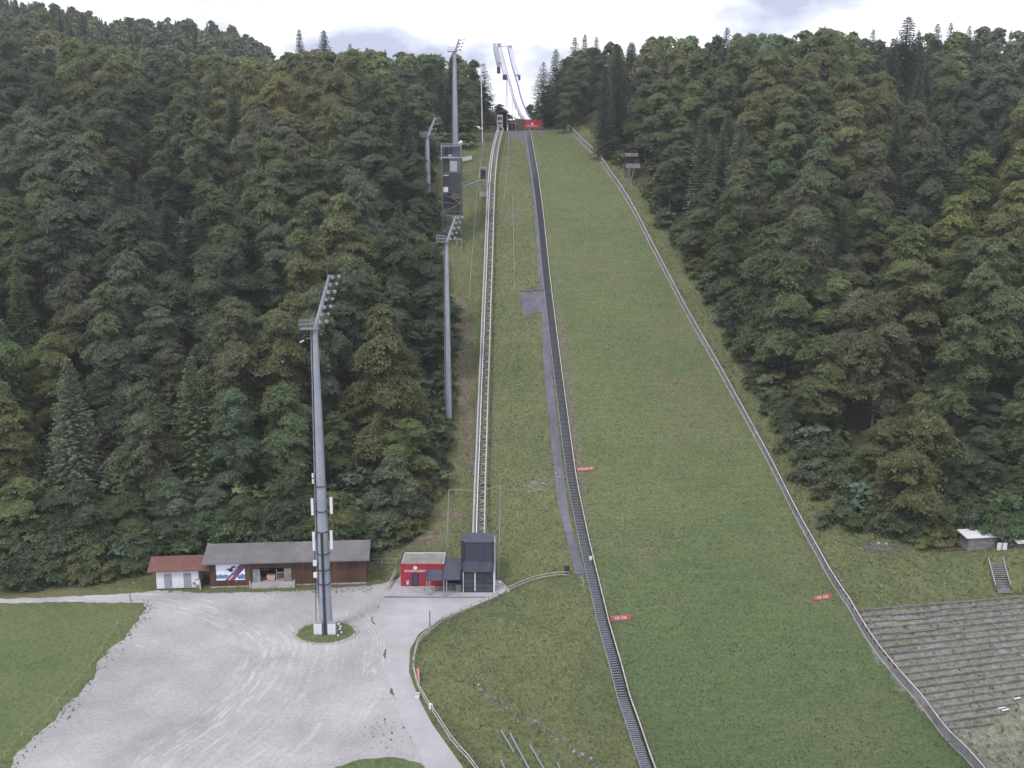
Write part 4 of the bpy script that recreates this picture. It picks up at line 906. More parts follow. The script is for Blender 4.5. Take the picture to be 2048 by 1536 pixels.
# ------------------------------------------------------------------ board fence on the right of the landing hill
fp = ground_path([(1117, 257)] + FEN[1:-1] + [(2040, 1650)], .6); fp.reverse()
fe = thing('board_fence', 'long low board fence of grey timber along the right edge of the landing hill', 'fence', tuple(fp[0]))
up = lambda pts, z, o=0.0: [p + side(i, pts)[0] * o + Vector((0, 0, z)) for i, p in enumerate(pts)]
MB().path(up(fp, .48)[::2], .05, .96).build('boarding', 'woodg', fe, world=True)
MB().path(up(fp, 1.42)[::2], .06, .16).build('upper_board', 'woodg', fe, world=True)
for lo_, hi_ in ((0, 935), (1345, 1700)):
    sg_ = [p + Vector((0, 0, 1.15)) for p in fp if lo_ <= proj(p.x, p.y, p.z)[1] <= hi_]
    if len(sg_) > 4: MB().path(sg_[::2], .045, .38).build('infill_board', 'woodg', fe, world=True)
MB().path(up(fp, 1.0, .3)[::2], .05, .9).build('shade_backing', 'woodd', fe, world=True)  # added dark strip: paints the gaps in the fence as shade
MB().path(up(fp, 1.54)[::2], .20, .06).build('cap_rail', 'woodl', fe, world=True)
MB().path(up(fp, .04, -.10)[::2], .12, .12).build('kerb_board', 'woodl', fe, world=True)
big = MB(); kk = 0
for i in range(0, len(fp), 2):
    m = MB(); n, d = side(i, fp); m.beam(fp[i] + n * .035 + Vector((0, 0, -.2)), fp[i] + n * .035 + Vector((0, 0, 1.46)), .46, .05, up=tuple(n))
    if kk < 100: m.build('post', 'woodg', fe, world=True)
    else: k = len(big.v); big.v += m.v; big.f += [tuple(a + k for a in f) for f in m.f]
    kk += 1
if big.v: tag(big.build('post', 'woodg', fe, world=True), kind='stuff')
b = MB()
for i in range(4, len(fp) - 1, 9):
    n, d = side(i, fp); b.beam(fp[i] + n * 1.1 + Vector((0, 0, -.1)), fp[i] + n * .36 + Vector((0, 0, 1.2)), .1, .1)
tag(b.build('strut', 'woodg', fe, world=True), kind='stuff')

# ------------------------------------------------------------------ inclined lift: steel track, supports, cabin, stations
track_px = [(957, 1088), (957.5, 1060), (959, 1000), (961, 940), (963.5, 880), (966, 800), (969, 730), (972, 650), (974.5, 580), (977, 520), (980, 430), (982.5, 370), (986, 325), (990, 298), (996, 272), (1001, 256)]
tp = [G(px, py, 2.0 if py < 1050 else 2.6, lo=147) for px, py in track_px]
tp = resample(smooth_path(tp, 2), 1.35)
lt = thing('lift_track', 'pale steel lattice track of the inclined lift climbing the grass slope', 'lift track', tuple(tp[0]))
TW = .92
A1 = up(tp, 0, -TW); A2 = up(tp, 0, TW); A3 = up(tp, -.55, -TW); A4 = up(tp, -.55, TW); A5 = up(tp, .12, -TW + .55)
MB().path(A1, .26, .16).path(A3, .14, .14).build('left_girder', 'track', lt, world=True)
MB().path(A2, .24, .16).path(A4, .14, .14).build('right_girder', 'track', lt, world=True)
MB().path(A5, .13, .13).build('guide_rail', 'white', lt, world=True)
b = MB()
for i in range(len(tp) - 1):
    b.beam(A3[i], A4[i], .09, .09)
    b.beam(*((A3[i], A4[i + 1]) if i % 2 else (A4[i], A3[i + 1])), .10, .08)
    if i % 3 == 0:
        for s, q in ((A1, A3), (A2, A4)): b.beam(s[i], q[i], .07, .07)
b.build('lattice', 'track', lt, world=True)
b = MB()
n0, d0 = side(0, tp); b.path(up(tp, -.2, -TW + .26), .16, .04); b.build('walkway', 'tread', lt, world=True)
for py in (1010, 945, 865, 795, 720, 652, 590, 520, 450, 380, 330, 290):
    i = min(range(len(tp)), key=lambda k: abs(proj(*tp[k])[1] - py)); n, d = side(i, tp); c = tp[i]; m = MB()
    for sgn in (-1, 1):
        a = c + n * sgn * TW - Vector((0, 0, .6)); g = a + n * sgn * .15; g.z = H(g.x, g.y) - .3; m.beam(g, a, .16, .16)
        g2 = a - d * 1.9 + n * sgn * .35; g2.z = H(g2.x, g2.y) - .2
        if sgn > 0: m.beam(g2, a, .14, .14)
    e0 = c - n * 1.0; e1 = c + n * 1.9; zz = H(e1.x, e1.y) + .35; e0.z = zz; e1.z = zz; m.beam(e0, e1, .22, .22)
    m.build('support', 'galvd', lt, world=True)
# cabin at the top and its open garage
gp = G(1001, 262, 0, lo=320); gz = H(gp.x, gp.y)
def local_box_house(t, parts):
    for nm, mt, bs in parts:
        m = MB()
        for q in bs: m.b2(*q)
        m.build(nm, mt, t)
ga = thing('top_garage', 'dark open lift garage at the top of the steel track', 'garage', (gp.x + .35, gp.y + 1, gz))
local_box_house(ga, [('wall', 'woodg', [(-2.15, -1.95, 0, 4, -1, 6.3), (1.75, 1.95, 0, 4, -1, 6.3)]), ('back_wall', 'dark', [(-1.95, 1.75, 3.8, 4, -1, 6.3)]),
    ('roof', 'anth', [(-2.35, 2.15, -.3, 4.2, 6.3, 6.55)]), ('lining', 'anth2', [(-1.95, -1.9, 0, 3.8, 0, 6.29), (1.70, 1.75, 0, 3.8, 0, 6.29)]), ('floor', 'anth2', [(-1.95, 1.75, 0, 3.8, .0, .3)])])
ca = thing('lift_cabin', 'white inclined lift cabin parked in the dark top garage', 'cabin', (gp.x - .25, gp.y + .4, gz + 1.0))
local_box_house(ca, [('body', 'white', [(-1.0, 1.0, 0, 1.8, 0, 1.1), (-1.0, 1.0, 0, 1.8, 1.9, 2.5), (-1.0, 1.0, 0, 1.8, 3.7, 4.3), (-1.0, -.75, .05, 1.8, 1.1, 1.9), (.75, 1.0, .05, 1.8, 1.1, 1.9), (-1.0, -.8, .05, 1.8, 2.5, 3.7), (.8, 1.0, .05, 1.8, 2.5, 3.7)]),
    ('window', 'glass', [(-.8, .8, .12, .2, 2.5, 3.7)]), ('lower_window', 'glass', [(-.75, .75, .12, .2, 1.1, 1.9)]), ('buffer', 'anth2', [(-.3, .3, -.2, 0, .1, .6)])])
# bottom station
s0 = atZ(925, 1187, 0); s1 = atZ(988, 1187, 0); W = s1.x - s0.x
bs = thing('lift_station', 'anthracite sheet metal valley station of the lift with glazed front', 'station', (s0.x, s0.y, .12))
local_box_house(bs, [
    ('lower_frame', 'anth2', [(-.12, .08, 0, 2.75, 0, 3.75), (.12, W - .12, .0, .1, 3.35, 3.6)]),
    ('pillar', 'white', [(.08, .2, -.06, .02, 0, 3.4)]), ('white_wall', 'white', [(W - .1, W + .14, 0, 5.6, 0, 3.4), (W - .05, W + .12, 2.8, 5.6, 3.4, 7.1)]),
    ('upper_front', 'anth', [(.15, W - .15, 2.75, 2.87, 3.9, 7.05)]), ('side_wall', 'anth', [(-.25, .15, 2.7, 5.5, 0, 7.1)]),
    ('fin', 'anth2', [(-.3, .15, 2.5, 2.75, 3.8, 7.3), (W - .25, W - .02, 2.5, 2.75, 3.8, 7.3)]),
    ('side_gutter', 'anth2', [(-.25, -.02, -.35, 2.6, 3.45, 3.95), (W - .22, W - .02, -.3, 2.6, 3.45, 3.95)]),
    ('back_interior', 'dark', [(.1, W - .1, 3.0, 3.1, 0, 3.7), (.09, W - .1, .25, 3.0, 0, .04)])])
m = MB(); m.add([(0, -.3, 3.55), (W - .2, -.3, 3.55), (W - .2, 2.76, 3.98), (0, 2.76, 3.98), (0, -.3, 3.42), (W - .2, -.3, 3.42), (W - .2, 2.76, 3.85), (0, 2.76, 3.85)], [(0, 1, 2, 3), (7, 6, 5, 4), (0, 4, 5, 1), (1, 5, 6, 2), (2, 6, 7, 3), (3, 7, 4, 0)])
for k in range(1, 9): x = k * W / 9; m.beam((x, -.3, 3.57), (x, 2.74, 4.0), .04, .04)
m.build('lower_roof', 'anth', bs)
m = MB(); m.add([(-.25, 2.6, 7.1), (W, 2.6, 7.1), (W, 5.6, 7.55), (-.25, 5.6, 7.55), (-.25, 2.6, 6.97), (W, 2.6, 6.97), (W, 5.6, 7.4), (-.25, 5.6, 7.4)], [(0, 1, 2, 3), (7, 6, 5, 4), (0, 4, 5, 1), (1, 5, 6, 2), (2, 6, 7, 3), (3, 7, 4, 0)])
for k in range(1, 9): x = k * W / 9; m.beam((x, 2.6, 7.13), (x, 5.6, 7.58), .04, .04)
m.build('upper_roof', 'anth', bs)
m = MB()
for k in range(1, 14): x = .15 + k * (W - .3) / 14; m.b2(x - .015, x + .015, 2.72, 2.75, 3.95, 7.0)
m.build('seam', 'anth2', bs)
gl = MB().b2(.2, W - .12, .06, .09, .05, 3.34).build('glazing', 'glass', bs)
m = MB()
for z in (.06, .75, 1.5, 2.3, 3.2): m.b2(.2, W - .12, .0, .05, z, z + .07)
for x in (.22, 1.75, 3.25, W - .2): m.b2(x, x + .07, -.01, .05, .05, 3.33)
m.build('mullion', 'anth2', gl)
m = MB(); m.b2(1.83, 1.98, -.03, .0, .3, 3.3); m.build('reflection_strip', 'white', bs)  # white strip painted in as a bright reflection on the glazing
# red building
r0 = atZ(802, 1173, .12); W2 = 6.75
rb = thing('red_kiosk', 'red rendered flat roofed kiosk with white lettering and gravel roof', 'kiosk', (r0.x, r0.y, .12))
m = MB(); m.b2(0, W2, 0, 5.1, 0, 3.5); m.build('wall', 'red', rb)
MB().b2(.3, W2 - .3, .3, 4.8, 3.5, 3.54).build('roof', 'gravroof', rb)
m = MB(); m.b2(-.06, W2 + .06, -.06, .22, 3.5, 3.62); m.build('front_parapet', 'red', rb)
m = MB(); m.b2(-.1, .14, .22, 5.2, 3.5, 3.72); m.b2(W2 - .14, W2 + .1, .22, 5.2, 3.5, 3.72); m.b2(.14, W2 - .14, 4.96, 5.2, 3.5, 3.72); m.build('parapet', 'anth', rb)
m = MB(); m.b2(.14, .26, .22, 4.9, 3.55, 3.66); m.b2(W2 - .26, W2 - .14, .22, 4.9, 3.55, 3.66); m.b2(.26, W2 - .26, 4.8, 4.94, 3.55, 3.66); m.build('flashing', 'white', rb)
dr = MB().b2(1.72, 2.75, -.04, 0, .02, 2.15).build('door', 'anth2', rb); MB().b2(1.98, 2.5, -.06, -.04, .3, 1.95).build('pane', 'anth', dr); MB().b2(2.58, 2.66, -.09, -.04, 1.0, 1.15).build('handle', 'galv', dr)
m = MB(); m.b2(-.05, .0, .02, .12, 0, 2.0); m.build('downpipe', 'galv', rb)
text_mesh('ROCKSTUDENT', .46, 'lettering', 'white', rb, (2.25, -.03, 2.52), (math.pi / 2, 0, 0))
m = MB(); cc = [(2.25 + .33 * math.cos(a) * (1 + .08 * math.sin(3 * a)), -.02, 3.02 + .29 * math.sin(a)) for a in np.linspace(0, 2 * math.pi, 15)[:-1]]; m.poly(cc, -.03 if (Vector(cc[1]) - Vector(cc[0])).cross(Vector(cc[2]) - Vector(cc[0])).y > 0 else .03)
m.poly([(2.12, -.02, 3.28), (2.24, -.02, 3.30), (2.16, -.02, 3.47)], .03 if Vector((.12, 0, .02)).cross(Vector((.04, 0, .19))).y < 0 else -.03); m.build('emblem', 'white', rb)
# canopies
def canopy(name, label, x0, x1, yf, yb, zf, zb, posts):
    c = thing(name, label, 'canopy', (x0, yf, .12)); w = x1 - x0; d = yb - yf
    m = MB(); m.add([(0, 0, zf), (w, 0, zf), (w, d, zb), (0, d, zb), (0, 0, zf - .12), (w, 0, zf - .12), (w, d, zb - .12), (0, d, zb - .12)], [(0, 1, 2, 3), (7, 6, 5, 4), (0, 4, 5, 1), (1, 5, 6, 2), (2, 6, 7, 3), (3, 7, 4, 0)])
    n = int(w / .45)
    for k in range(1, n): x = k * w / n; m.beam((x, 0, zf + .02), (x, d, zb + .02), .035, .04)
    m.build('roof', 'anth', c)
    m = MB(); m.beam((-.06, -.03, zf - .02), (-.06, d, zb - .0), .12, .26); m.beam((w + .03, -.03, zf - .02), (w + .03, d, zb), .1, .22); m.build('verge', 'anth2', c)
    for px in posts: MB().b2(px - .06, px + .06, .06, .18, 0, zf - .1).build('post', 'galv', c)
    return c
c0 = atZ(852, 1159, 2.75)
canopy('low_canopy', 'small anthracite lean-to canopy on posts in front of the red kiosk', c0.x, c0.x + 2.75, c0.y, c0.y + 3.0, 2.55, 3.0, (.12, .5))
c1 = atZ(883, 1160, 2.75)
canopy('high_canopy', 'larger anthracite lean-to canopy between red kiosk and lift station', c1.x + .2, s0.x - .3, c1.y - .1, c1.y + 6.2, 2.75, 3.75, (.12, .55))
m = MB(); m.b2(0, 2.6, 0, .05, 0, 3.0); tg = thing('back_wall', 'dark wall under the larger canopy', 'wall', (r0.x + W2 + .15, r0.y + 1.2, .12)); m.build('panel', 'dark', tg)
q = atZ(918, 1183, .12); bx = thing('ticket_machine', 'grey box beside the station front with white notice above', 'machine', (q.x - .45, q.y, .12)); MB().b2(0, .85, 0, .5, 0, 1.05).build('casing', 'galvg', bx); MB().b2(.15, .7, .3, .36, 1.9, 2.45).build('notice', 'white', bx); MB().b2(.38, .46, .36, .42, 1.0, 2.3).build('post', 'anth2', bx)
q = atZ(900, 1182, .12); rk = thing('barrier_rail', 'small steel barrier under the larger canopy', 'barrier', (q.x - .6, q.y + .3, .12)); m = MB()
for z in (.45, 1.0): m.b2(0, 1.5, 0, .05, z, z + .06)
for x in (0, .7, 1.44): m.b2(x, x + .06, -.001, .052, 0, 1.05)
m.build('frame', 'galv', rk)
q = atZ(813, 1171, .12); wb = thing('waste_bin', 'small pale bin with papers in front of the red kiosk wall', 'bin', (q.x, q.y - .5, .12)); MB().b2(0, .5, 0, .4, .2, .85).b2(.05, .12, .1, .3, 0, .2).b2(.38, .45, .1, .3, 0, .2).build('body', 'galvd', wb); MB().b2(.1, .4, -.02, 0, .4, .75).build('panel', 'white', wb); MB().box((.25, .2, .9), (.56, .46, .06)).build('lid', 'white', wb)
# net frame round the lift
na = G(893, 1105, 0); nb = G(997, 1160, 0)
nf = thing('net_frame', 'tall thin steel goal frame around the foot of the lift track', 'frame', tuple(na))
ta = atY(898, 979, na.y + 1); tb = atY(1001, 972, nb.y + 2.5)
MB().tube(na, ta, .07, .07, 6).build('post', 'galv', nf, world=True); MB().tube(nb, tb, .06, .06, 6).build('post', 'galv', nf, world=True)
MB().tube(ta, atY(945, 981, na.y + 1), .04, .04, 5).tube(atY(972, 979, nb.y + 2), tb, .04, .04, 5).build('crossbar', 'galv', nf, world=True)
q = G(999, 1168); sl_ = thing('floor_lamp', 'small white ground lamp to the right of the lift station', 'lamp', tuple(q)); MB().box((0, 0, .25), (.45, .35, .3)).build('housing', 'white', sl_); MB().tube((0, 0, -.2), (0, 0, .12), .06, .05, 6).build('stem', 'galvd', sl_)

# ------------------------------------------------------------------ long timber shed, white hut
def gable(t, w, d, he, hr, over, roofmat, wallmat, rr=None):
    pass
a0 = atZ(421, 1176, 0); a1 = atZ(733, 1167, 0); ang = math.atan2(a1.y - a0.y, a1.x - a0.x); LW = (a1 - a0).length
sh = thing('timber_shed', 'long brown boarded shed with a grey pitched roof at the edge of the gravel', 'shed', (a0.x, a0.y, 0), ang)
D = 7.0; he = 4.3; hr = 5.75
x0o, x1o = 5.1 + .0, LW
oa, ob = (505 - 421) / (733 - 421) * LW, (585 - 421) / (733 - 421) * LW   # opening
m = MB(); m.b2(0, oa, 0, .12, .25, he); m.b2(ob, LW, 0, .12, .25, he); m.b2(oa, ob, 0, .12, 2.95, he); m.b2(0, .12, .12, D, .25, he); m.b2(LW - .12, LW, .12, D, .25, he); m.b2(.12, LW - .12, D - .12, D, .25, he)
m.build('wall', 'woodb', sh)
m = MB()
for k in range(int(LW / .28)):
    x = k * .28 + .1
    if oa - .05 < x < ob + .05: m.b2(x, x + .04, -.025, 0, 2.98, he - .02)
    else: m.b2(x, x + .04, -.025, 0, .27, he - .02)
m.build('batten', 'woodb', sh)
MB().b2(-.02, oa, .02, .3, -.3, .25).build('plinth', 'concrete', sh); MB().b2(ob, LW + .02, .02, .3, -.3, .25).build('plinth', 'concrete', sh)
ov = .9; y0, y1, yr = -ov, D + .6, D / 2; zf = he - .05; zr = hr
m = MB()
for ya, za, yb, zb in ((y0, zf - .1, yr, zr), (yr, zr, y1, zf - .1)):
    m.add([(-.9, ya, za), (LW + .6, ya, za), (LW + .6, yb, zb), (-.9, yb, zb), (-.9, ya, za + .12), (LW + .6, ya, za + .12), (LW + .6, yb, zb + .12), (-.9, yb, zb + .12)], [(3, 2, 1, 0), (4, 5, 6, 7), (0, 1, 5, 4), (1, 2, 6, 5), (2, 3, 7, 6), (3, 0, 4, 7)])
m.build('roof', 'rooflong', sh)
MB().b2(-.92, LW + .62, y0 - .1, y0 - .01, zf - .16, zf - .03).build('gutter', 'galvd', sh)
for x in (-.0, LW):
    m = MB(); m.add([(x - .05, 0, he), (x - .05, D, he), (x - .05, yr, hr - .05), (x + .05, 0, he), (x + .05, D, he), (x + .05, yr, hr - .05)], [(0, 1, 2), (5, 4, 3), (0, 3, 4, 1), (1, 4, 5, 2), (2, 5, 3, 0)]); m.build('gable_wall', 'woodb', sh)
# loading bay
MB().b2(oa - .1, ob + .2, -.75, 2.2, -.3, .75).build('ramp', 'concrete', sh)
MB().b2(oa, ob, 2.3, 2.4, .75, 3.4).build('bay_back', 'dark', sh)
MB().b2(oa, oa + .06, .12, 2.3, .75, 3.2).b2(ob - .06, ob, .12, 2.3, .75, 3.2).build('bay_side', 'woodd', sh)
for x in (oa + .1, ob - 1.25): MB().box((x + .55, -.05, 1.83), (1.12, .07, 2.1)).build('door_leaf', 'woodg', sh)
for x in (-1.3, oa - .25, ob + .35): MB().b2(x - .1, x + .1, -.95, -.75, -.2, 1.25).build('bollard', 'woodl', sh)
def shed_pt(x, y, z): return Matrix.Translation(sh.location) @ Matrix.Rotation(ang, 4, 'Z') @ Vector((x, y, z))
q = shed_pt(oa + 2.1, .25, .75); cr_ = thing('crate', 'orange topped wooden crate in the open bay of the long shed', 'crate', tuple(q), ang); MB().b2(0, 1.3, 0, .8, .55, .9).build('lid', 'orange', cr_); m = MB(); m.b2(.1, 1.2, .08, .75, .1, .55); m.build('box', 'woodl', cr_); MB().b2(.12, .25, .1, .7, 0, .1).b2(1.05, 1.18, .1, .7, 0, .1).build('foot', 'woodd', cr_)
q = shed_pt(oa + 3.55, .5, .75); ra = thing('wooden_rack', 'pale open wooden rack right of the orange crate', 'rack', tuple(q), ang); m = MB()
for x in (0, 1.25): m.b2(x, x + .1, 0, .1, 0, 1.75)
m.b2(.1, 1.25, .01, .09, 1.2, 1.32); m.b2(.1, 1.25, .01, .09, .12, .24); m.build('frame', 'woodl', ra); MB().b2(.12, 1.23, .05, .1, .25, 1.15).build('back_panel', 'woodd', ra)
q = shed_pt(oa + 1.2, 1.2, 2.2); fl = thing('tube_lamp', 'pale tube lamp on the back wall of the open bay', 'lamp', tuple(q), ang); MB().b2(0, 1.1, 0, .08, 0, .08).build('tube', 'galv', fl); MB().b2(.1, 1.0, .08, .14, .01, .07).build('bracket', 'galvd', fl)
# poster
xa, xb = (434 - 421) / 312 * LW, (491 - 421) / 312 * LW; pw_ = xb - xa; q = shed_pt(xa, -.06, 1.2)
po = thing('poster_board', 'large ski poster with plum diagonal band on the long brown shed', 'poster', tuple(q), ang)
ph_ = 2.65
MB().b2(0, pw_, 0, .03, 0, ph_).build('board', 'posterw', po)
def ppoly(name, mat, pts, off): 
    m = MB(); P3 = [(x * pw_, off, z * ph_) for x, z in pts]; nn = (Vector(P3[1]) - Vector(P3[0])).cross(Vector(P3[2]) - Vector(P3[0])); m.poly(P3, .004 if nn.y < 0 else -.004); return m.build(name, mat, po)
ppoly('hills', 'posterb', [(0, .12), (.35, .1), (.45, .3), (.3, .36), (.22, .3), (.14, .4), (.06, .3), (0, .38)], -.001); ppoly('hills', 'posterb', [(.75, .06), (1, .06), (1, .33), (.9, .38), (.82, .3), (.72, .25)], -.001)
ppoly('band', 'posterp', [(.30, 0), (.62, 0), (1.0, .72), (1.0, 1.0), (.86, 1.0)], -.006)
ppoly('stripe', 'white', [(.40, 0), (.44, 0), (.60, .3), (.56, .3)], -.012); ppoly('stripe', 'redl', [(.47, 0), (.50, 0), (.65, .28), (.62, .28)], -.012); ppoly('stripe', 'posterb', [(.55, .4), (.62, .4), (.78, .72), (.70, .7)], -.012)
ppoly('figure', 'greend', [(.36, .70), (.50, .72), (.55, .84), (.66, .88), (.70, .78), (.62, .66), (.55, .50), (.47, .52), (.42, .60)], -.018); ppoly('figure_light', 'white', [(.58, .72), (.66, .78), (.64, .66), (.59, .62)], -.024)
q = shed_pt(4.2 * LW / 24, -.9, 0); bd = thing('slim_post', 'thin dark post in front of the ski poster', 'post', tuple(q)); MB().tube((0, 0, -.1), (0, 0, 1.25), .04, .035, 6).build('shaft', 'woodd', bd); MB().box((0, 0, 1.28), (.12, .1, .07)).build('cap', 'woodl', bd)
# white hut
h0 = atZ(314, 1179, 0); h1 = atZ(398, 1176, 0); ha = math.atan2(h1.y - h0.y, h1.x - h0.x); HW = (h1 - h0).length
hu = thing('white_hut', 'small white hut with red brown roof left of the long shed', 'hut', (h0.x, h0.y, 0), ha)
m = MB(); m.b2(0, HW, 0, 4.2, .12, 3.1); m.build('wall', 'white', hu); MB().b2(-.03, HW + .03, -.03, 4.2, -.2, .12).build('plinth', 'dark', hu)
m = MB(); ov = .7
for ya, za, yb, zb in ((-.7, 3.0, 2.1, 4.45), (2.1, 4.45, 4.8, 3.0)):
    m.add([(-1.1, ya, za), (HW + 1.75, ya, za), (HW + 1.75, yb, zb), (-1.1, yb, zb), (-1.1, ya, za + .12), (HW + 1.75, ya, za + .12), (HW + 1.75, yb, zb + .12), (-1.1, yb, zb + .12)], [(3, 2, 1, 0), (4, 5, 6, 7), (0, 1, 5, 4), (1, 2, 6, 5), (2, 3, 7, 6), (3, 0, 4, 7)])
m.build('roof', 'roofred', hu)
for x in (0.02, HW - .02):
    m = MB(); m.add([(x - .04, 0, 3.1), (x - .04, 4.2, 3.1), (x - .04, 2.1, 4.38), (x + .04, 0, 3.1), (x + .04, 4.2, 3.1), (x + .04, 2.1, 4.38)], [(0, 1, 2), (5, 4, 3), (0, 3, 4, 1), (1, 4, 5, 2), (2, 5, 3, 0)]); m.build('gable_wall', 'woodd', hu)
for x in (1.15, 4.05): d_ = MB().b2(x, x + 1.15, -.04, 0, .2, 2.5).build('door', 'galv', hu); MB().b2(x + .95, x + 1.02, -.08, -.04, .95, 1.1).build('handle', 'anth2', d_)
MB().b2(HW - .85, HW - .2, -.03, 0, .55, .95).build('vent_grille', 'galvd', hu)
q = shed_pt(-2.2, -.2, 0); gb = thing('gas_box', 'grey green cabinet between the white hut and the long shed', 'cabinet', tuple(q), ang); MB().b2(0, .75, 0, .5, .1, 1.5).build('body', 'galvg', gb); MB().b2(.08, .67, -.03, 0, .7, 1.4).build('door', 'white', gb); MB().b2(-.1, .85, -.1, .6, 0, .1).build('base', 'woodd', gb)

# ------------------------------------------------------------------ floodlight masts
def lamp_row(parent, p, ax, r, scale):
    for k, dx in enumerate((-.42, .42)):
        m = MB(); c = p + Vector((dx * scale, 0, (k * .12) * scale)); f = Vector((.45, -.72, -.52)).normalized()
        m.tube(c, c + f * r * 1.1, r * .55, r, 10); o = m.build('lamp_housing', 'galv', parent)
        m = MB(); m.tube(c + f * r * 1.1, c + f * r * 1.18, r * .88, r * .8, 10); m.build('lens', 'lamp', o)
def mast(name, label, base, zplat, r0, r1, head, rows=7, lr=.27, extra=None):
    """base: world point; zplat: platform height; head: offset of the head's top from the platform"""
    t = thing(name, label, 'floodlight mast', tuple(base), 0, None); h = zplat - base.z
    m = MB(); n = 6
    for i in range(n):
        m.tube((0, 0, h * i / n - (.4 if i == 0 else 0)), (0, 0, h * (i + 1) / n), r0 + (r1 - r0) * i / n, r0 + (r1 - r0) * (i + 1) / n, 8, caps=False)
    m.build('shaft', 'galv', t)
    m = MB()
    for x in (-.17, .17): m.beam((-r0 - .12 + x * .0, x - .1, h * .12), (-r1 - .16, x - .1, h - .2), .05, .05)
    for i in range(int(h / 1.6)):
        f = .12 + .86 * i / int(h / 1.6); rr = r0 + (r1 - r0) * f; m.beam((-rr - .02, -.1, h * f), (-rr - .2, -.1, h * f), .06, .06)
    m.build('ladder', 'galv', t)
    MB().beam((-r0 + .02, .2, h * .1), (-r1 - .06, .2, h - .3), .12, .08).build('cable', 'cable', t)
    # platform basket
    pl = MB(); pl.b2(-1.9, .55, -.75, .65, h - .12, h); P = pl.build('platform', 'galvd', t)
    g = MB()
    for z in (.55, 1.1):
        g.beam((-1.9, -.75, h + z), (-.1, -.75, h + z), .05, .05); g.beam((-1.9, .65, h + z), (-.1, .65, h + z), .05, .05); g.beam((-1.9, -.75, h + z), (-1.9, .65, h + z), .05, .05)
    for x in np.linspace(-1.9, -.1, 7): g.beam((x, -.75, h), (x, -.75, h + 1.1), .035, .035)
    for x in np.linspace(-1.9, -.1, 4): g.beam((x, .65, h), (x, .65, h + 1.1), .035, .035)
    g.build('railing', 'galv', P)
    hd = Vector(head); a = Vector((0, 0, h)); e = a + hd
    MB().tube(a - Vector((0, 0, .3)), e, r1 * .95, r1 * .55, 8).build('head_arm', 'galv', t)
    for k in range(rows):
        f = .16 + .84 * k / max(1, rows - 1); p = a + hd * f + Vector((.75, -.25, -.15)) * (lr / .27); lamp_row(t, p, None, lr * (1.0 if k % 2 == 0 else .82), lr / .27)
    m = MB()
    for k in range(rows):
        f = .16 + .84 * k / max(1, rows - 1); p = a + hd * f; m.beam(p, p + Vector((.95, -.2, -.1)) * (lr / .27), .07, .07)
    m.build('lamp_bracket', 'galvd', t)
    MB().tube(e + Vector((-.3, 0, -.3)), e + Vector((-.35, 0, 2.3)), .035, .02, 5).build('lightning_rod', 'galvd', t)
    return t, h
mb = atZ(653, 1264, 0)
m1, h1_ = mast('floodlight_mast', 'tallest grey floodlight mast standing on the round grass island in the gravel yard', mb, 42.3, .92, .36, (2.15, -.1, 6.9))
MB().b2(-.16, .16, -.98, -.72, 0, 14.5).build('cable_duct', 'cable', m1)
m = MB()
for z, r in ((7.2, 1.0), (9.2, .98), (11.5, .96), (14.6, .92), (17.5, .88), (21, .84)): m.tube((0, 0, z), (0, 0, z + .07), r, r, 8)
m.build('clamp_ring', 'anth2', m1)
for x, z, hh in ((-1.18, 12.0, 2.6), (1.2, 12.2, 2.6), (-1.2, 17.0, 2.3), (1.35, 17.2, 2.3)):
    m = MB(); m.b2(x - .17, x + .17, -.45, -.2, z, z + hh); o = m.build('antenna', 'white', m1); m = MB()
    for q in (.3, hh - .3): m.beam((x, -.3, z + q), (x * .55, -.2, z + q), .06, .06)
    m.build('bracket', 'galvd', o)
MB().beam((1.12, -.2, 16.0), (1.12, -.2, 20.2), .06, .06).beam((1.12, -.2, 20.1), (.5, -.2, 20.1), .05, .05).beam((1.12, -.2, 16.3), (.5, -.2, 16.3), .05, .05).build('antenna_frame', 'galvd', m1)
for z in (8.2, 9.9): MB().b2(-1.35, -.85, -.7, -.35, z, z + .7).build('radio_unit', 'white', m1)
for z in (22.2, 21.4): MB().b2(-1.1, -.88, -.4, -.2, z, z + .6).build('small_unit', 'white', m1)
MB().tube((-1.35, -.3, .1), (-1.1, -.3, 12), .05, .05, 6).build('conduit', 'anth2', m1)
o = MB().b2(-1.25, -.65, -.05, .15, 40.9, 41.0).build('side_lamp_arm', 'galvd', m1); MB().box((-1.75, -.1, 40.6), (.6, .3, .22), ry=-.5).build('side_lamp', 'lamp', o)
for x, lb in ((-.95, 'left white cabinet at the foot of the floodlight mast'), (.95, 'right white cabinet at the foot of the floodlight mast')):
    cbt = thing('cabinet', lb, 'cabinet', (mb.x + x, mb.y - 1.25, .1)); MB().b2(-.55, .55, 0, .5, .12, 1.75).build('body', 'white', cbt); MB().b2(-.5, -.02, -.03, 0, .2, 1.65).b2(.02, .5, -.03, 0, .2, 1.65).build('door', 'white', cbt); MB().b2(-.58, .58, -.05, .55, 0, .12).build('base', 'galvd', cbt); MB().b2(-.6, .6, -.08, .58, 1.75, 1.83).build('lid', 'galv', cbt)
q = Vector((mb.x + 1.75, mb.y - 1.2, .05)); eq = thing('valve_stand', 'jumble of grey pipes and valves right of the mast cabinets', 'pipework', tuple(q)); m = MB()
m.tube((0, 0, 0), (0, 0, 1.9), .07, .07, 7); m.tube((0, 0, 1.2), (.6, .1, 1.5), .06, .06, 7); m.tube((0, 0, .8), (.7, 0, .9), .06, .06, 7); m.tube((.6, .1, 0), (.6, .1, 1.5), .06, .05, 7); m.build('pipe', 'galvd', eq)
m = MB()
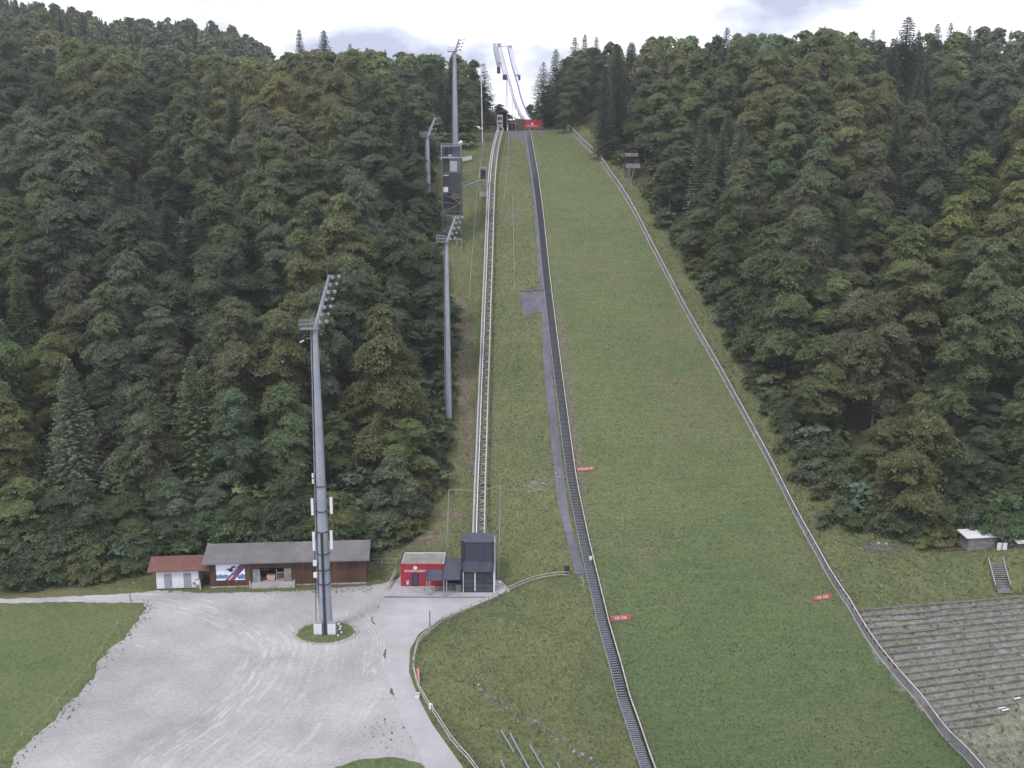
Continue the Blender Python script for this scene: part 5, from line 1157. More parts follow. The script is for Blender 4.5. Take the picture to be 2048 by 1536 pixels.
for c in ((.2, -.1, 1.7), (.45, -.1, 1.35), (.35, -.1, 1.0), (.55, -.1, .5), (.1, -.3, .15)): m.box(c, (.22, .18, .16), rz=.4, rx=.3)
m.build('valve', 'white', eq)
def rock(name, label, loc, s, mat, group=None, cat='rock'):
    m = MB(); r = random.Random(int(loc[0] * 97 + loc[1] * 31)); n = 7; vs = [(0, 0, s * .45)]; 
    for lv, (rr, z) in enumerate(((.75, .3), (1.0, 0), (.8, -.3))):
        for i in range(n): a = 6.283 * i / n + lv * .3; k = r.uniform(.75, 1.2); vs.append((s * .6 * rr * k * math.cos(a), s * .6 * rr * k * math.sin(a) * .85, s * z * r.uniform(.8, 1.1)))
    fs = [(0, 1 + i, 1 + (i + 1) % n) for i in range(n)]
    for lv in range(2):
        for i in range(n): a = 1 + lv * n + i; b_ = 1 + lv * n + (i + 1) % n; fs.append((a, a + n, b_ + n, b_))
    m.add([(x + loc[0], y + loc[1], z + loc[2]) for x, y, z in vs], fs); return m
rr_ = random.Random(5)
for i in range(64):
    a = 6.283 * i / 64 + rr_.uniform(-.03, .03); k = 1 + rr_.uniform(-.03, .06); s = rr_.uniform(.22, .42)
    p = (ci.x + 4.15 * k * math.cos(a), ci.y + 3.5 * k * math.sin(a), .08 + s * .12)
    tag(rock('stone', '', p, s, 'rockp').build('edging_stone', 'rockp'), 'pale stone in the ring around the grass island of the mast', 'stone', 'pale stones round the grass island')
g3 = G(903, 850); g3.z = H(g3.x, g3.y)
zt3 = atY(888, 483, g3.y).z; bx3 = atY(896, 700, g3.y).x
mast('floodlight_mast', 'slim floodlight mast at the wood edge left of the lift track, below the judges tower', Vector((bx3, g3.y, g3.z)), zt3, .62, .33, (1.75, -.1, 4.6), rows=5, lr=.27)
z2 = atY(855, 273, 262); g2z = H(z2.x, 262.0)
mast('floodlight_mast', 'slim floodlight mast rising out of the trees left of the judges tower', Vector((z2.x, 262, g2z)), z2.z, .72, .40, (2.0, -.1, 4.6), rows=4, lr=.27)
z4 = atY(905, 103, 292); g4z = H(z4.x + .3, 292.0)
mast('floodlight_mast', 'highest slender floodlight mast rising behind the judges tower against the sky', Vector((atY(911, 270, 292).x, 292, g4z)), z4.z, .95, .40, (1.25, -.1, 3.2), rows=4, lr=.3)
for (xa, ya, xb, yb, Y, r, lb) in ((965, 286, 962, 132, 318, .20, 'thin white pole between the trees and the lift garage'), ):
    p0 = atY(xa, ya, Y); p0.z = H(p0.x, Y) - .3; p1 = atY(xb, yb, Y); t = thing('white_pole', lb, 'pole', (p0.x, p0.y, p0.z)); MB().tube((0, 0, 0), p1 - p0, r, r * .6, 8).build('shaft', 'white', t); MB().box(p1 - p0 + Vector((.3, -.1, .3)), (1.4, .3, .6), ry=-.4).build('lamp_head', 'galv', t)

# ------------------------------------------------------------------ judges' tower
jp = G(905, 492); JX0 = atY(886, 480, jp.y).x; JX1 = atY(923, 480, jp.y).x; jw = JX1 - JX0; jz = H((JX0 + JX1) / 2, jp.y)
def jzr(py): return atY(905, py, jp.y).z - jz
for_dark = None
jt = thing('judges_tower', 'steel judges tower with dark green cabins on the left of the lift track', 'tower', (JX0, jp.y, jz))
dz = 4.2
m = MB()
for x in (0, jw):
    for y in (0, dz): m.beam((x, y, -1.2 if y == 0 else -.5 + dz * .3), (x, y, jzr(286)), .22, .22)
m.build('column', 'steeld', jt)
m = MB(); zs = [jzr(v) for v in (478, 462, 440, 424, 406, 386, 345, 316, 290)]
for z in zs:
    for y in (0, dz): m.beam((0, y, z), (jw, y, z), .16, .16)
    for x in (0, jw): m.beam((x, 0, z), (x, dz, z), .14, .14)
m.build('floor_beam', 'steeld', jt)
m = MB()
for k in range(5):
    z0_, z1_ = zs[k], zs[k + 1]; (MB().beam((0, -.02, z0_), (jw, -.02, z1_), .13, .13) if k % 2 else MB().beam((jw, -.02, z0_), (0, -.02, z1_), .13, .13)).build('brace', 'galvd', jt); MB().beam((0, dz + .02, z0_), (jw, dz + .02, z1_), .12, .12).build('brace', 'galvd', jt)
m = MB()
for k in range(5):
    z0_, z1_ = zs[k], zs[k + 1]
    m.beam((jw * .2, dz * .5, z0_), (jw * .85, dz * .5, z1_), .9, .1); m.beam((jw * .2, dz * .4, z0_ + 1), (jw * .85, dz * .4, z1_ + 1), .06, .06)
    m.b2(0, jw, dz * .4, dz, z1_ - .05, z1_ + .05)
m.build('stair', 'steeld', jt)
m = MB(); m.b2(jw * .38, jw - .1, -.15, dz - .3, jzr(386), jzr(346)); cb = m.build('cabin', 'greend', jt)
MB().b2(jw * .45, jw - .35, -.13, dz - .5, jzr(398), jzr(386)).build('cabin_floor', 'woodd', cb)
MB().b2(.1, jw * .38, .8, dz - .3, jzr(386), jzr(350)).build('side_cabin', 'greend', jt)
MB().b2(.15, jw - .15, dz - .4, dz - .2, jzr(430), jzr(386)).build('rear_screen', 'steeld', jt)
MB().b2(.15, jw * .3, .5, .75, jzr(384), jzr(374)).b2(.2, jw * .34, .55, .7, jzr(352), jzr(350)).build('ledge', 'white', jt)
wn = MB().b2(jw * .40, jw - .12, .15, .25, jzr(345), jzr(318)).build('window_band', 'glass', jt)
MB().b2(jw * .42, jw * .80, .08, .14, jzr(343), jzr(322)).build('blind', 'galv', wn); MB().b2(.15, jw * .36, .6, dz - .3, jzr(346), jzr(318)).build('lower_wall', 'greend', jt)
m = MB(); m.b2(-.15, jw + .15, -.35, dz, jzr(316.5), jzr(314)); m.build('deck', 'galv', jt)
up_ = MB().b2(jw * .12, jw - .15, .3, dz - .3, jzr(314), jzr(292)).build('upper_cabin', 'anth', jt)
MB().b2(jw * .14, jw * .36, .2, .3, jzr(310), jzr(297)).build('upper_window', 'dark', up_); MB().b2(jw * .42, jw * .55, .2, .3, jzr(310), jzr(297)).build('upper_window', 'dark', up_); MB().b2(jw * .34, jw * .52, .1, .2, jzr(313), jzr(309)).build('shelf', 'galv', up_)
m = MB()
for x in (-.1, jw + .1): m.beam((x, -.3, jzr(315)), (x, -.3, jzr(287)), .16, .16)
m.beam((-.1, -.3, jzr(292)), (jw + .1, -.3, jzr(292)), .18, .18); m.beam((-.1, dz, jzr(286)), (jw * .6, dz, jzr(286)), .12, .12); m.beam((-.1, -.3, jzr(287)), (-.1, dz, jzr(287)), .12, .12)
m.build('top_rail', 'galv', jt)
m = MB()
for k in range(8): a = 6.283 * k / 8
m.tube((jw, .6, jzr(290)), (jw, .6, jzr(284)), .12, .12, 6); m.tube((jw + .0, .3, jzr(286)), (jw + .15, -.2, jzr(283)), .55, .3, 10); m.build('dish', 'white', jt)
m = MB(); m.b2(.5, jw + .1, -.6, -.45, -.9, -.7); m.beam((jw + .1, -.5, -.8), (jw + .1, -.5, 1.8), .14, .14); m.beam((jw * .55, -.5, 1.7), (jw + .1, -.5, 1.7), .12, .12); m.beam((jw * .75, -.5, 1.7), (jw * .75, -.5, 0), .1, .1); m.build('entry_gate', 'woodl', jt)
MB().box((-1.0, 1.5, jzr(372)), (1.2, 2.6, .12)).box((-1.0, 1.5, jzr(358)), (.9, 2.2, .12)).beam((-1.4, .3, jzr(410)), (-1.4, .3, jzr(345)), .12, .12).beam((-1.4, 2.7, jzr(410)), (-1.4, 2.7, jzr(345)), .12, .12).build('side_stair', 'woodd', jt)
# small lift stop with footbridge
lp = G(967, 392, 0, lo=200); lz = lp.z; X0 = atY(960, 390, lp.y).x; X1 = atY(973, 390, lp.y).x
ls = thing('lift_stop', 'small steel frame halt beside the lift track linked to the judges tower', 'frame tower', (X0, lp.y, lz)); ww = X1 - X0
def lzr(py): return atY(966, py, lp.y).z - lz
m = MB()
for x in (0, ww):
    for y in (0, 1.6): m.beam((x, y, -.5), (x, y, lzr(335)), .2, .2)
for py in (336, 362, 383): m.beam((0, 0, lzr(py)), (ww, 0, lzr(py)), .2, .2); m.beam((0, 1.6, lzr(py)), (ww, 1.6, lzr(py)), .15, .15)
m.build('frame', 'galv', ls); MB().b2(-.1, ww + .1, -.15, 1.8, lzr(336), lzr(334)).build('roof', 'galv', ls); MB().b2(.1, ww - .1, 1.2, 1.3, lzr(358), lzr(340)).build('rear_panel', 'greend', ls); MB().b2(0, ww, 0, 1.6, lzr(364), lzr(362)).build('deck', 'anth', ls); MB().b2(-.1, ww + .4, -.4, 1.7, -1.2, lzr(384)).build('footing', 'concrete', ls)
pa = Vector((jp.x * 0 + JX1 + .05, jp.y + 2.0, jz + jzr(375))); pb = Vector((X0, lp.y + .8, atY(960, 361, lp.y).z))
fb = thing('footbridge', 'narrow sloping footbridge from the judges tower to the lift halt', 'footbridge', tuple(pa)); MB().beam(pa, pb, .9, .18).build('deck', 'galvd', fb, world=True)
for o_ in (-.42, .42): MB().beam(pa + Vector((0, o_, .9)), pb + Vector((0, o_, .9)), .06, .08).build('handrail', 'galv', fb, world=True)
# white banner fence behind the tower
for (x0_, x1_, lb) in ((868, 886, 'white banner on a fence to the left of the judges tower'), (924, 944, 'white banner on a fence to the right of the judges tower')):
    a = G(x0_, 326, 0, lo=250); b2 = G(x1_, 322, 0, lo=250); bz = thing('white_banner', lb, 'banner', tuple(a)); m = MB(); m.beam(a + Vector((0, 0, 1.0)), b2 + Vector((0, 0, 1.0)), .06, 1.1); m.build('sheet', 'white', bz, world=True)
    for p in (a, b2): MB().beam(p - Vector((0, 0, .3)), p + Vector((0, 0, 1.7)), .1, .1).build('post', 'galvd', bz, world=True)

# ------------------------------------------------------------------ inrun, take-off, top buildings
IR = [(1055.5, 239.5, 353), (1050, 234, 355.5), (1043, 219, 360.5), (1034, 196, 366.8), (1029, 172, 373.5), (1020, 145, 382), (1012, 112, 392), (1009, 98, 396.4)]
ip = resample(smooth_path([atY(*q) for q in IR], 2), 1.0)
base_ = ip[0]; inr = thing('inrun', 'white ski jump inrun with lilac side walls rising against the sky', 'ski jump inrun', (base_.x, base_.y, H(base_.x, base_.y)))
hw = 1.12
def off(pts, o, z): return [p + side(i, pts)[0] * o + Vector((0, 0, z)) for i, p in enumerate(pts)]
MB().path(ip, hw * 2, .35).build('track', 'inrun', inr, world=True)
n_ = len(ip); cut = int(n_ * .62)
MB().path(off(ip, -hw - .30, .05), .55, .9).build('left_wall', 'lilac', inr, world=True); MB().path(off(ip, -hw - .02, .52), .14, .14).build('left_cap', 'anth', inr, world=True)
MB().path(off(ip, hw + .26, .05), .45, .9).build('right_wall', 'bluer', inr, world=True)
MB().path(off(ip, hw + .02, .52), .12, .12).build('right_cap', 'blued', inr, world=True)
MB().path(off(ip[cut:], hw + 1.1, .2), 1.5, 1.0).build('right_gallery', 'lilac', inr, world=True)
MB().path(off(ip[cut:], -hw - 1.05, .2), 1.2, 1.0).build('left_gallery', 'lilac', inr, world=True)
c2 = int(n_ * .72); MB().path(off(ip[c2:], -hw - 2.6, .8), 1.1, 2.4).build('stair_housing', 'galv', inr, world=True)
e = off(ip, -hw - 1.2, 0)[cut]; MB().box(e + Vector((0, 0, -.6)), (1.6, 1.2, 1.7)).build('left_dark_underside', 'anth2', inr, world=True)  # dark block paints the shaded underside of the left gallery
e = off(ip, hw + 1.6, 0)[cut]; MB().box(e + Vector((.3, 0, -.6)), (.8, 1.2, 1.8)).build('right_dark_underside', 'anth2', inr, world=True)  # likewise a dark block for the right gallery's shaded underside
e = off(ip, -hw - 2.7, 0)[c2]; MB().box(e + Vector((0, 0, -1.0)), (1.3, 1.2, 2.2)).build('stair_dark_underside', 'anth2', inr, world=True)  # dark block for the shade under the stair housing
tpk = ip[-1]
MB().box(tpk + Vector((-hw - .9, .3, .9)), (1.4, 1.4, 2.2)).build('start_tower', 'galv', inr, world=True); MB().box(tpk + Vector((hw + .9, .3, .5)), (1.6, 1.4, 1.6)).build('start_tower', 'galv', inr, world=True)
MB().beam(tpk + Vector((-hw - .6, .2, 1.0)), tpk + Vector((hw + .6, .2, 1.0)), .16, .2).build('gantry', 'anth', inr, world=True)
for f, dx in ((.15, -1.5), (.30, -1.0), (.55, 0.0), (.85, 0.0)):
    p = ip[int(f * (n_ - 1))] + Vector((dx, .5, -.3)); g = Vector((p.x, p.y, min(H(p.x, p.y), p.z - 1))); MB().beam(g, p, .3, .3).build('leg', 'white', inr, world=True)
# take-off table with red banner
t0 = atY(1050, 254, 351.5); t1 = atY(1083, 254, 351.5); tz = H(t0.x, 351.5); wt = t1.x - t0.x
to = thing('takeoff_table', 'take-off block with bright red banner and white emblem at the foot of the inrun', 'take-off', (t0.x, 351.5, tz))
ztop = atY(1060, 239, 351.5).z - tz
MB().b2(-3.4, wt, .2, 4.0, -1, ztop).build('block', 'woodd', to); MB().b2(.05, wt, .05, .19, .35, ztop).build('banner', 'redb', to)
m = MB(); m.add([(-3.5, 2.6, .3), (.05, .05, .35), (.05, .05, ztop), (-3.5, 2.6, ztop + .6), (-3.45, 2.75, .3), (.05, .19, .35), (.05, .19, ztop), (-3.45, 2.75, ztop + .6)], [(0, 1, 2, 3), (7, 6, 5, 4), (0, 4, 5, 1), (3, 2, 6, 7), (1, 5, 6, 2), (0, 3, 7, 4)]); m.build('side_banner', 'red', to)
m = MB(); cx_ = 2.45; zc = ztop * .62; P_ = [(cx_ + .38 * math.cos(a), .03, zc + .38 * math.sin(a)) for a in np.linspace(0, 2 * math.pi, 13)[:-1]]; m.poly(P_, .02); m.box((cx_, .035, zc), (.02, .02, .02)); m.build('emblem', 'white', to)
text_mesh('ROCKSTUDENT', .50, 'lettering', 'white', to, (cx_, .02, ztop * .62 - .72), (math.pi / 2, 0, 0))
kr = thing('knoll_railing', 'low dark railing along the top of the landing hill', 'railing', tuple(atY(1050, 257, 350.5)))
pts_ = [atY(x, y, 350.5) for x, y in ((1050, 257), (1070, 257.5), (1090, 257.5), (1118, 258))]
pts_ = [Vector((p.x, p.y, H(p.x, p.y))) for p in resample(pts_, 1.5)]
MB().path([p + Vector((0, 0, .9)) for p in pts_], .1, .1).path([p + Vector((0, 0, .15)) for p in pts_], .2, .3).build('rail', 'galvd', kr, world=True)
MB().path([p + Vector((0, .1, .5)) for p in pts_], .05, .5).build('panel', 'dark', kr, world=True)
for p in pts_: MB().beam(p - Vector((0, 0, .2)), p + Vector((0, -.02, .95)), .1, .1).build('post', 'galvd', kr, world=True)
# stilted gangway right of the knoll
ga_ = G(1124, 254, 0, lo=300); gb_ = atY(1158, 228, ga_.y + 5)
gw = thing('gangway', 'sloping steel gangway on stilts at the top right of the landing hill', 'gangway', tuple(ga_)); MB().beam(ga_ + Vector((0, 0, .6)), gb_, .9, .25).build('deck', 'galv', gw, world=True)
for o_ in (-.5, .5): MB().beam(ga_ + Vector((0, o_, 1.6)), gb_ + Vector((0, o_, 1.0)), .1, .1).build('handrail', 'galv', gw, world=True)
for f in (.3, .55, .8, 1.0):
    p = ga_.lerp(gb_, f); MB().beam((p.x, p.y, H(p.x, p.y) - .3), (p.x, p.y, p.z), .2, .2).build('leg', 'galvd', gw, world=True)
# hut left of the garage
hp = G(978, 262, 0, lo=320); hh_ = thing('grey_hut', 'low grey timber hut left of the dark lift garage', 'hut', (hp.x - 2.4, hp.y + 2, H(hp.x, hp.y + 2)))
MB().b2(0, 4.4, 0, 3, -1, 1.6).build('wall', 'woodg', hh_); MB().b2(.6, 2.4, -.04, 0, .5, 1.3).build('window', 'dark', hh_); MB().b2(-.4, 4.7, -.7, 3.3, 2.2, 2.45).b2(.1, .3, -.5, -.3, 1.6, 2.2).b2(4.0, 4.2, -.5, -.3, 1.6, 2.2).build('roof', 'woodd', hh_); MB().b2(.1, 4.3, .4, .5, 1.6, 2.2).build('upper_wall', 'dark', hh_)
hp = G(1021, 262, 0, lo=320); h2 = thing('timber_lattice', 'grey timber frame between the lift garage and the take-off', 'frame', (hp.x - .9, hp.y + 2, H(hp.x, hp.y + 2))); m = MB()
for x in (0, 1.3, 2.4): m.b2(x, x + .25, 0, .25, -1, 4.2)
m.b2(0, 2.65, -.02, .22, 2.6, 2.85); m.b2(0, 2.65, -.02, .22, 4.1, 4.4); m.build('frame', 'woodg', h2); MB().b2(.1, 2.6, 1.0, 1.1, -.5, 3.6).build('panel', 'dark', h2)
# coaches' stand in the right wood
cp = G(1262, 362, 0, lo=230); cz = cp.z; Yc = cp.y + .5
cs = thing('coaches_stand', 'two storey brown timber stand on posts at the right wood edge', 'timber stand', (cp.x, Yc, H(cp.x, Yc)))
def cw(px, py, dy=0): q = atY(px, py, Yc + dy); return q - Vector(cs.location)
for k, (pa_, pb_, nm) in enumerate((((1249, 306, 1276, 313), None, 'upper_parapet'), ((1252, 327, 1280, 336), None, 'lower_parapet'))):
    x0_, y0_, x1_, y1_ = pa_; a = cw(x0_, y0_); b_ = cw(x1_, y1_)
    MB().b2(a.x, b_.x, -.08, .08, b_.z, a.z).build(nm, 'woodg', cs, label=None)
    m = MB(); m.add([(a.x - 1.1, -1.9, b_.z - .15), (a.x, -.08, b_.z), (a.x, -.08, a.z), (a.x - 1.1, -1.9, a.z - .15), (a.x - 1.05, -1.9, b_.z - .15), (a.x + .1, -.0, b_.z), (a.x + .1, -.0, a.z), (a.x - 1.05, -1.9, a.z - .15)], [(0, 1, 2, 3), (7, 6, 5, 4), (0, 4, 5, 1), (3, 2, 6, 7), (0, 3, 7, 4)]); m.build('side_' + nm.split('_')[1], 'woodg', cs)
    MB().b2(a.x - .2, b_.x, 0, 2.6, b_.z - .12, b_.z + .0).build('floor', 'woodd', cs); MB().b2(a.x, b_.x, 2.5, 2.6, b_.z, b_.z + 2.4).build('rear_wall', 'woodd', cs)
a = cw(1244, 291); b_ = cw(1279, 295); MB().b2(a.x - .5, b_.x + .3, -.6, 3.2, a.z - .1, a.z + .12).build('roof', 'anth2', cs)
for px in (1252, 1277): q = cw(px, 300); MB().b2(q.x - .1, q.x + .1, 2.3, 2.5, -2, q.z + 1.2).build('post', 'woodd', cs)
for x_, x2_ in ((1256, 1258), (1259, 1262), (1268, 1262)): a = cw(x_, 336); b_ = cw(x2_, 362); MB().beam((a.x, .1, a.z), (b_.x, .1, min(b_.z, 0) - .6), .22, .22).build('post', 'woodg', cs)

# ------------------------------------------------------------------ fences, poles, ropes
def rail_fence(name, label, pts, hgt, step, rails, mat, pmat, sag=0.05, w=.09):
    P = resample(pts, step); t = thing(name, label, 'fence', tuple(P[0])); r = random.Random(len(P))
    for p in P:
        l = Vector((r.uniform(-.06, .06), r.uniform(-.06, .06), 0)); MB().beam(p - Vector((0, 0, .3)), p + l + Vector((0, 0, hgt + .04)), .11, .11).build('post', pmat, t, world=True)
    for z in rails:
        MB().path([p + Vector((0, 0, z - r.random() * sag)) for p in P], w, w * .9).build('rail', mat, t, world=True)
    return t
top_px = [(1138, 1148), (1105, 1150), (1063, 1159), (1032, 1170), (991, 1186), (960, 1200.6), (929, 1213.5), (903, 1225), (882.5, 1235), (862, 1253.5), (846, 1266), (833.5, 1282), (826, 1320)]
rail_fence('wooden_fence', 'weathered wooden rail fence curving round the road beside the lift station', [Vector((p.x, p.y, max(0, H(p.x, p.y)))) for p in (atZ(x, y, 1.0) for x, y in top_px)], 1.0, 1.9, (1.0, .55), 'woodl', 'woodg')
top2 = [(826, 1326), (833.5, 1359), (851.6, 1392.7), (877, 1431), (903, 1472.6), (939, 1511), (960, 1540), (1000, 1600)]
rail_fence('wooden_fence', 'weathered wooden rail fence along the lower stretch of the road', [Vector((p.x, p.y, 0)) for p in (atZ(x, y, 1.0) for x, y in top2)], 1.0, 2.1, (1.0, .5), 'woodl', 'woodg', sag=.12)
q = [atZ(x, y, .95) for x, y in ((776, 1170), (783, 1155), (792, 1140), (795, 1108))]
rail_fence('short_fence', 'short pale wooden fence left of the red kiosk', [Vector((p.x, p.y, 0)) for p in q[:3]], .95, 1.6, (.95, .5), 'woodl', 'woodl', w=.13)
q = [G(x, y) for x, y in ((736, 1132), (760, 1131), (792, 1131))]
rail_fence('pasture_fence', 'grey two rail fence between the long shed and the red kiosk', q, 1.2, 1.8, (1.2, .5), 'woodg', 'woodl')
q = atZ(860, 1253, 0); sp_ = thing('sign_post', 'thin dark pole beside the bend in the wooden road fence', 'pole', tuple(q)); MB().tube((0, 0, -.2), (0, 0, 2.3), .07, .06, 7).build('shaft', 'anth2', sp_); MB().tube((0, 0, 2.3), (0, 0, 2.38), .09, .05, 7).build('cap', 'galv', sp_)
q = atZ(261, 1204, 0); sp_ = thing('sign_post', 'thin grey pole where the path meets the gravel yard', 'pole', tuple(q)); MB().tube((0, 0, -.2), (0, 0, 1.35), .05, .05, 7).build('shaft', 'anth2', sp_); MB().tube((0, 0, 1.35), (0, 0, 1.42), .07, .05, 7).build('cap', 'galv', sp_)
q = G(1134, 1148); mb_ = thing('meter_box', 'dark box on posts at the upper end of the wooden fence', 'box', tuple(q)); MB().b2(-.4, .4, -.2, .2, .25, 1.35).build('casing', 'anth2', mb_); MB().b2(-.35, -.25, -.1, .1, -.2, .25).b2(.25, .35, -.1, .1, -.2, .25).build('foot', 'galvd', mb_)
q = atZ(834, 1395, 0); wbx = thing('white_crate', 'small white box at the kink of the lower road fence', 'box', tuple(q)); MB().b2(-.3, .3, -.25, .25, 0, .5).build('body', 'white', wbx); MB().b2(-.34, .34, -.29, .29, .5, .56).build('lid', 'woodl', wbx)
q = atZ(836, 1368, .4); bo = thing('barrier_board', 'red and white striped barrier board leaning on the road fence', 'barrier', (q.x, q.y, .1)); d1 = atZ(834, 1338, .9) - Vector((q.x, q.y, .1)); MB().beam((0, 0, .3), d1, .12, .28).build('board', 'redl', bo); MB().beam((.16, 0, .3), d1 + Vector((.16, 0, 0)), .05, .2).build('white_stripe', 'white', bo)
q = atZ(862, 1412, .7); nt_ = thing('notice', 'white notice fixed to the lower road fence', 'notice', (q.x, q.y, .35)); MB().box((0, -.12, .35), (.55, .05, .8), rz=-.5).build('sheet', 'white', nt_); MB().box((0, -.05, .35), (.1, .05, .9), rz=-.5).build('batten', 'woodl', nt_)
# rope line on the meadow
rp = [atZ(x, y, 0) for x, y in ((236, 1250), (205, 1303), (180, 1338), (115, 1408), (45, 1475), (10, 1515))]
rf = thing('rope_fence', 'thin rope on low orange pegs along the edge of the left meadow', 'rope fence', tuple(rp[0]))
for p in rp: MB().tube(p, p + Vector((0, 0, .75)), .035, .03, 5).build('peg', 'orange', rf, world=True)
cps = []
for a, b_ in zip(rp, rp[1:]):
    for k in range(6): f = k / 6; cps.append(a.lerp(b_, f) + Vector((0, 0, .7 - .25 * math.sin(math.pi * f))))
MB().path(cps, .03, .03).build('rope', 'rope', rf, world=True)
q = atZ(236, 1255, 0); sg = thing('small_sign', 'small grey sign at the corner of the left meadow', 'sign', tuple(q)); MB().tube((0, 0, 0), (0, 0, .6), .03, .03, 5).build('post', 'galvd', sg); MB().box((0, -.05, .75), (.4, .03, .35)).build('plate', 'galvg', sg)
# hill markers: red banners
def hill_sign(pxa, pxb, hgt, txt, label, sz):
    a = G(*pxa); b_ = G(*pxb); b_.z = b_.z; d = b_ - a; t = thing('distance_banner', label, 'banner', (a.x, a.y, a.z + .1), math.atan2(d.y, d.x)); Lx = math.hypot(d.x, d.y); tl = math.atan2(d.z, Lx)
    MB().box((Lx / 2, 0, hgt / 2 + d.z / 2), (Lx, .1, hgt), ry=-tl).build('sheet', 'redl', t); MB().tube((.1, .08, -.3), (.1, .08, hgt + .1), .04, .04, 5).tube((Lx - .1, .08, -.3 + d.z), (Lx - .1, .08, hgt + d.z), .04, .04, 5).build('stake', 'galv', t)
    text_mesh(txt, sz, 'lettering', 'white', t, (Lx / 2, -.06, hgt / 2 + d.z / 2), (math.pi / 2, -tl, 0), .004)
hill_sign((1154, 943), (1187, 941), .62, 'K-PUNKT 95', 'faded red banner with white lettering high on the landing hill beside the stair', .48)
hill_sign((1221, 1243), (1261, 1240), .72, 'HS 106', 'faded red banner with white lettering low on the landing hill beside the stair', .62)
hill_sign((1627, 1202), (1662, 1197), .66, 'HS 106', 'faded red banner with white lettering beside the right board fence', .6)
def cable(pxs, label, mat='rope', r=.022, h=.05):
    P = [p + Vector((0, 0, h)) for p in ground_path(pxs, 1.2)]; t = thing('cable', label, 'cable', tuple(P[0])); MB().path(P, r * 2, r * 2).build('line', mat, t, world=True)
cable([(1261, 1235), (1258, 1205), (1257, 1185)], 'thin pale line running up from the lower left red banner')
cable([(1300, 1150), (1340, 1146), (1400, 1143), (1480, 1138), (1560, 1132), (1606, 1130), (1625, 1180), (1633, 1196)], 'thin pale line crossing the landing hill to the right red banner')
# pipes lying on the bank
for k, ((x0_, y0_), (x1_, y1_), r, lb) in enumerate((((1002, 1460), (1028, 1505), .10, 'short steel pipe on the grass bank, leftmost of the upper three'), ((1020, 1467), (1062, 1545), .12, 'longest steel pipe on the grass bank, middle of the upper three'),
        ((1060, 1490), (1092, 1545), .10, 'steel pipe on the grass bank, rightmost of the upper three'), ((1002, 1520), (1020, 1560), .10, 'steel pipe at the bottom edge of the grass bank, lowest of all'), ((1115, 1525), (1128, 1560), .07, 'thin green grey pipe at the bottom, nearest to the stair'))):
    a = G(x0_, y0_, .2); b_ = G(x1_, y1_, .2); t = thing('steel_pipe', lb, 'pipe', tuple(a), 0, 'steel pipes on the bank'); MB().tube(a, b_, r, r, 8).build('tube', 'pipe', t, world=True)
    n = (b_ - a).normalized(); MB().tube(a - n * .06, a + n * .1, r * 1.25, r * 1.25, 8).tube(b_ - n * .1, b_ + n * .06, r * 1.25, r * 1.25, 8).build('collar', 'galvd', t, world=True)
# thin hoses/ropes beside the lift
for (pts__, lb) in ((((974, 262), (966, 300), (957, 360), (950, 440), (942, 540), (938, 600)), 'thin grey pipe line on the grass left of the lift track'), (((1019, 262), (1016, 310), (1012, 360), (1008, 400)), 'thin grey pipe line right of the upper lift track'), (((1025, 392), (1027, 480), (1029, 580)), 'thin pale line on the grass above the timber landing')):
    cable(pts__, lb, 'galvg', .06, .1)

# ------------------------------------------------------------------ right side: terraces, steps, sheds
tw0 = thing('standing_terraces', 'weathered timber terrace rows on the gravel bank right of the board fence', 'terraces', tuple(atZ(1709, 1228, -1)))
rr_ = random.Random(9)
NR = 19
for k in range(NR):
    f = k / (NR - 1); py = 1224 + 236 * f ** 1.05; pl_ = G(fen(py) + 9, py); zl = pl_.z; slope = -.095 - .06 * f
    xr = 2090 if k < NR - 4 else (2048, 2030, 2008, 1985)[k - NR + 4]
    pr = atZ(xr, py + slope * (xr - fen(py) - 9), zl); n = max(6, int((pr - pl_).length / 2.6)); pp = []
    segs = []
    for j in range(n + 1):
        q = pl_.lerp(pr, j / n); g = H(q.x, q.y); q.z = g + .10; q += Vector((0, rr_.uniform(-.03, .03), 0)); pp.append(q)
    m = MB().path(pp, .24, .34)
    m.build('timber_row', 'terr', tw0, world=True)
    MB().path([q + Vector((0, .16, .14)) for q in pp], .10, .05).build('top_edge', 'woodg', tw0, world=True)
    if k in (1, 2, 4): MB().path([q + Vector((0, -.2, .06)) for q in pp[2: n // 2]], .26, .05).build('bench_plank', 'woodg', tw0, world=True)
for (x_, y_, lb) in ((2003, 1418, 'white slatted pallet lying on the gravel, nearer the right edge'), (1988, 1440, 'white slatted pallet lying on the gravel, further left and lower')):
    q = G(x_ + 22, y_ - 22 if x_ > 2000 else y_ - 18); q = G(x_ + (30 if x_ > 2000 else 22), y_ - 22)
    q = G(*((2031, 1397) if x_ > 2000 else (2007, 1420))); t = thing('slat_pallet', lb, 'pallet', (q.x, q.y, q.z + .1), .35)
    for s_ in (-.28, .28): MB().box((0, s_, .08), (1.15, .26, .05)).build('slat', 'white', t)
    MB().box((-.4, 0, .02), (.1, .95, .07)).box((.4, 0, .02), (.1, .95, .07)).build('bearer', 'woodd', t)
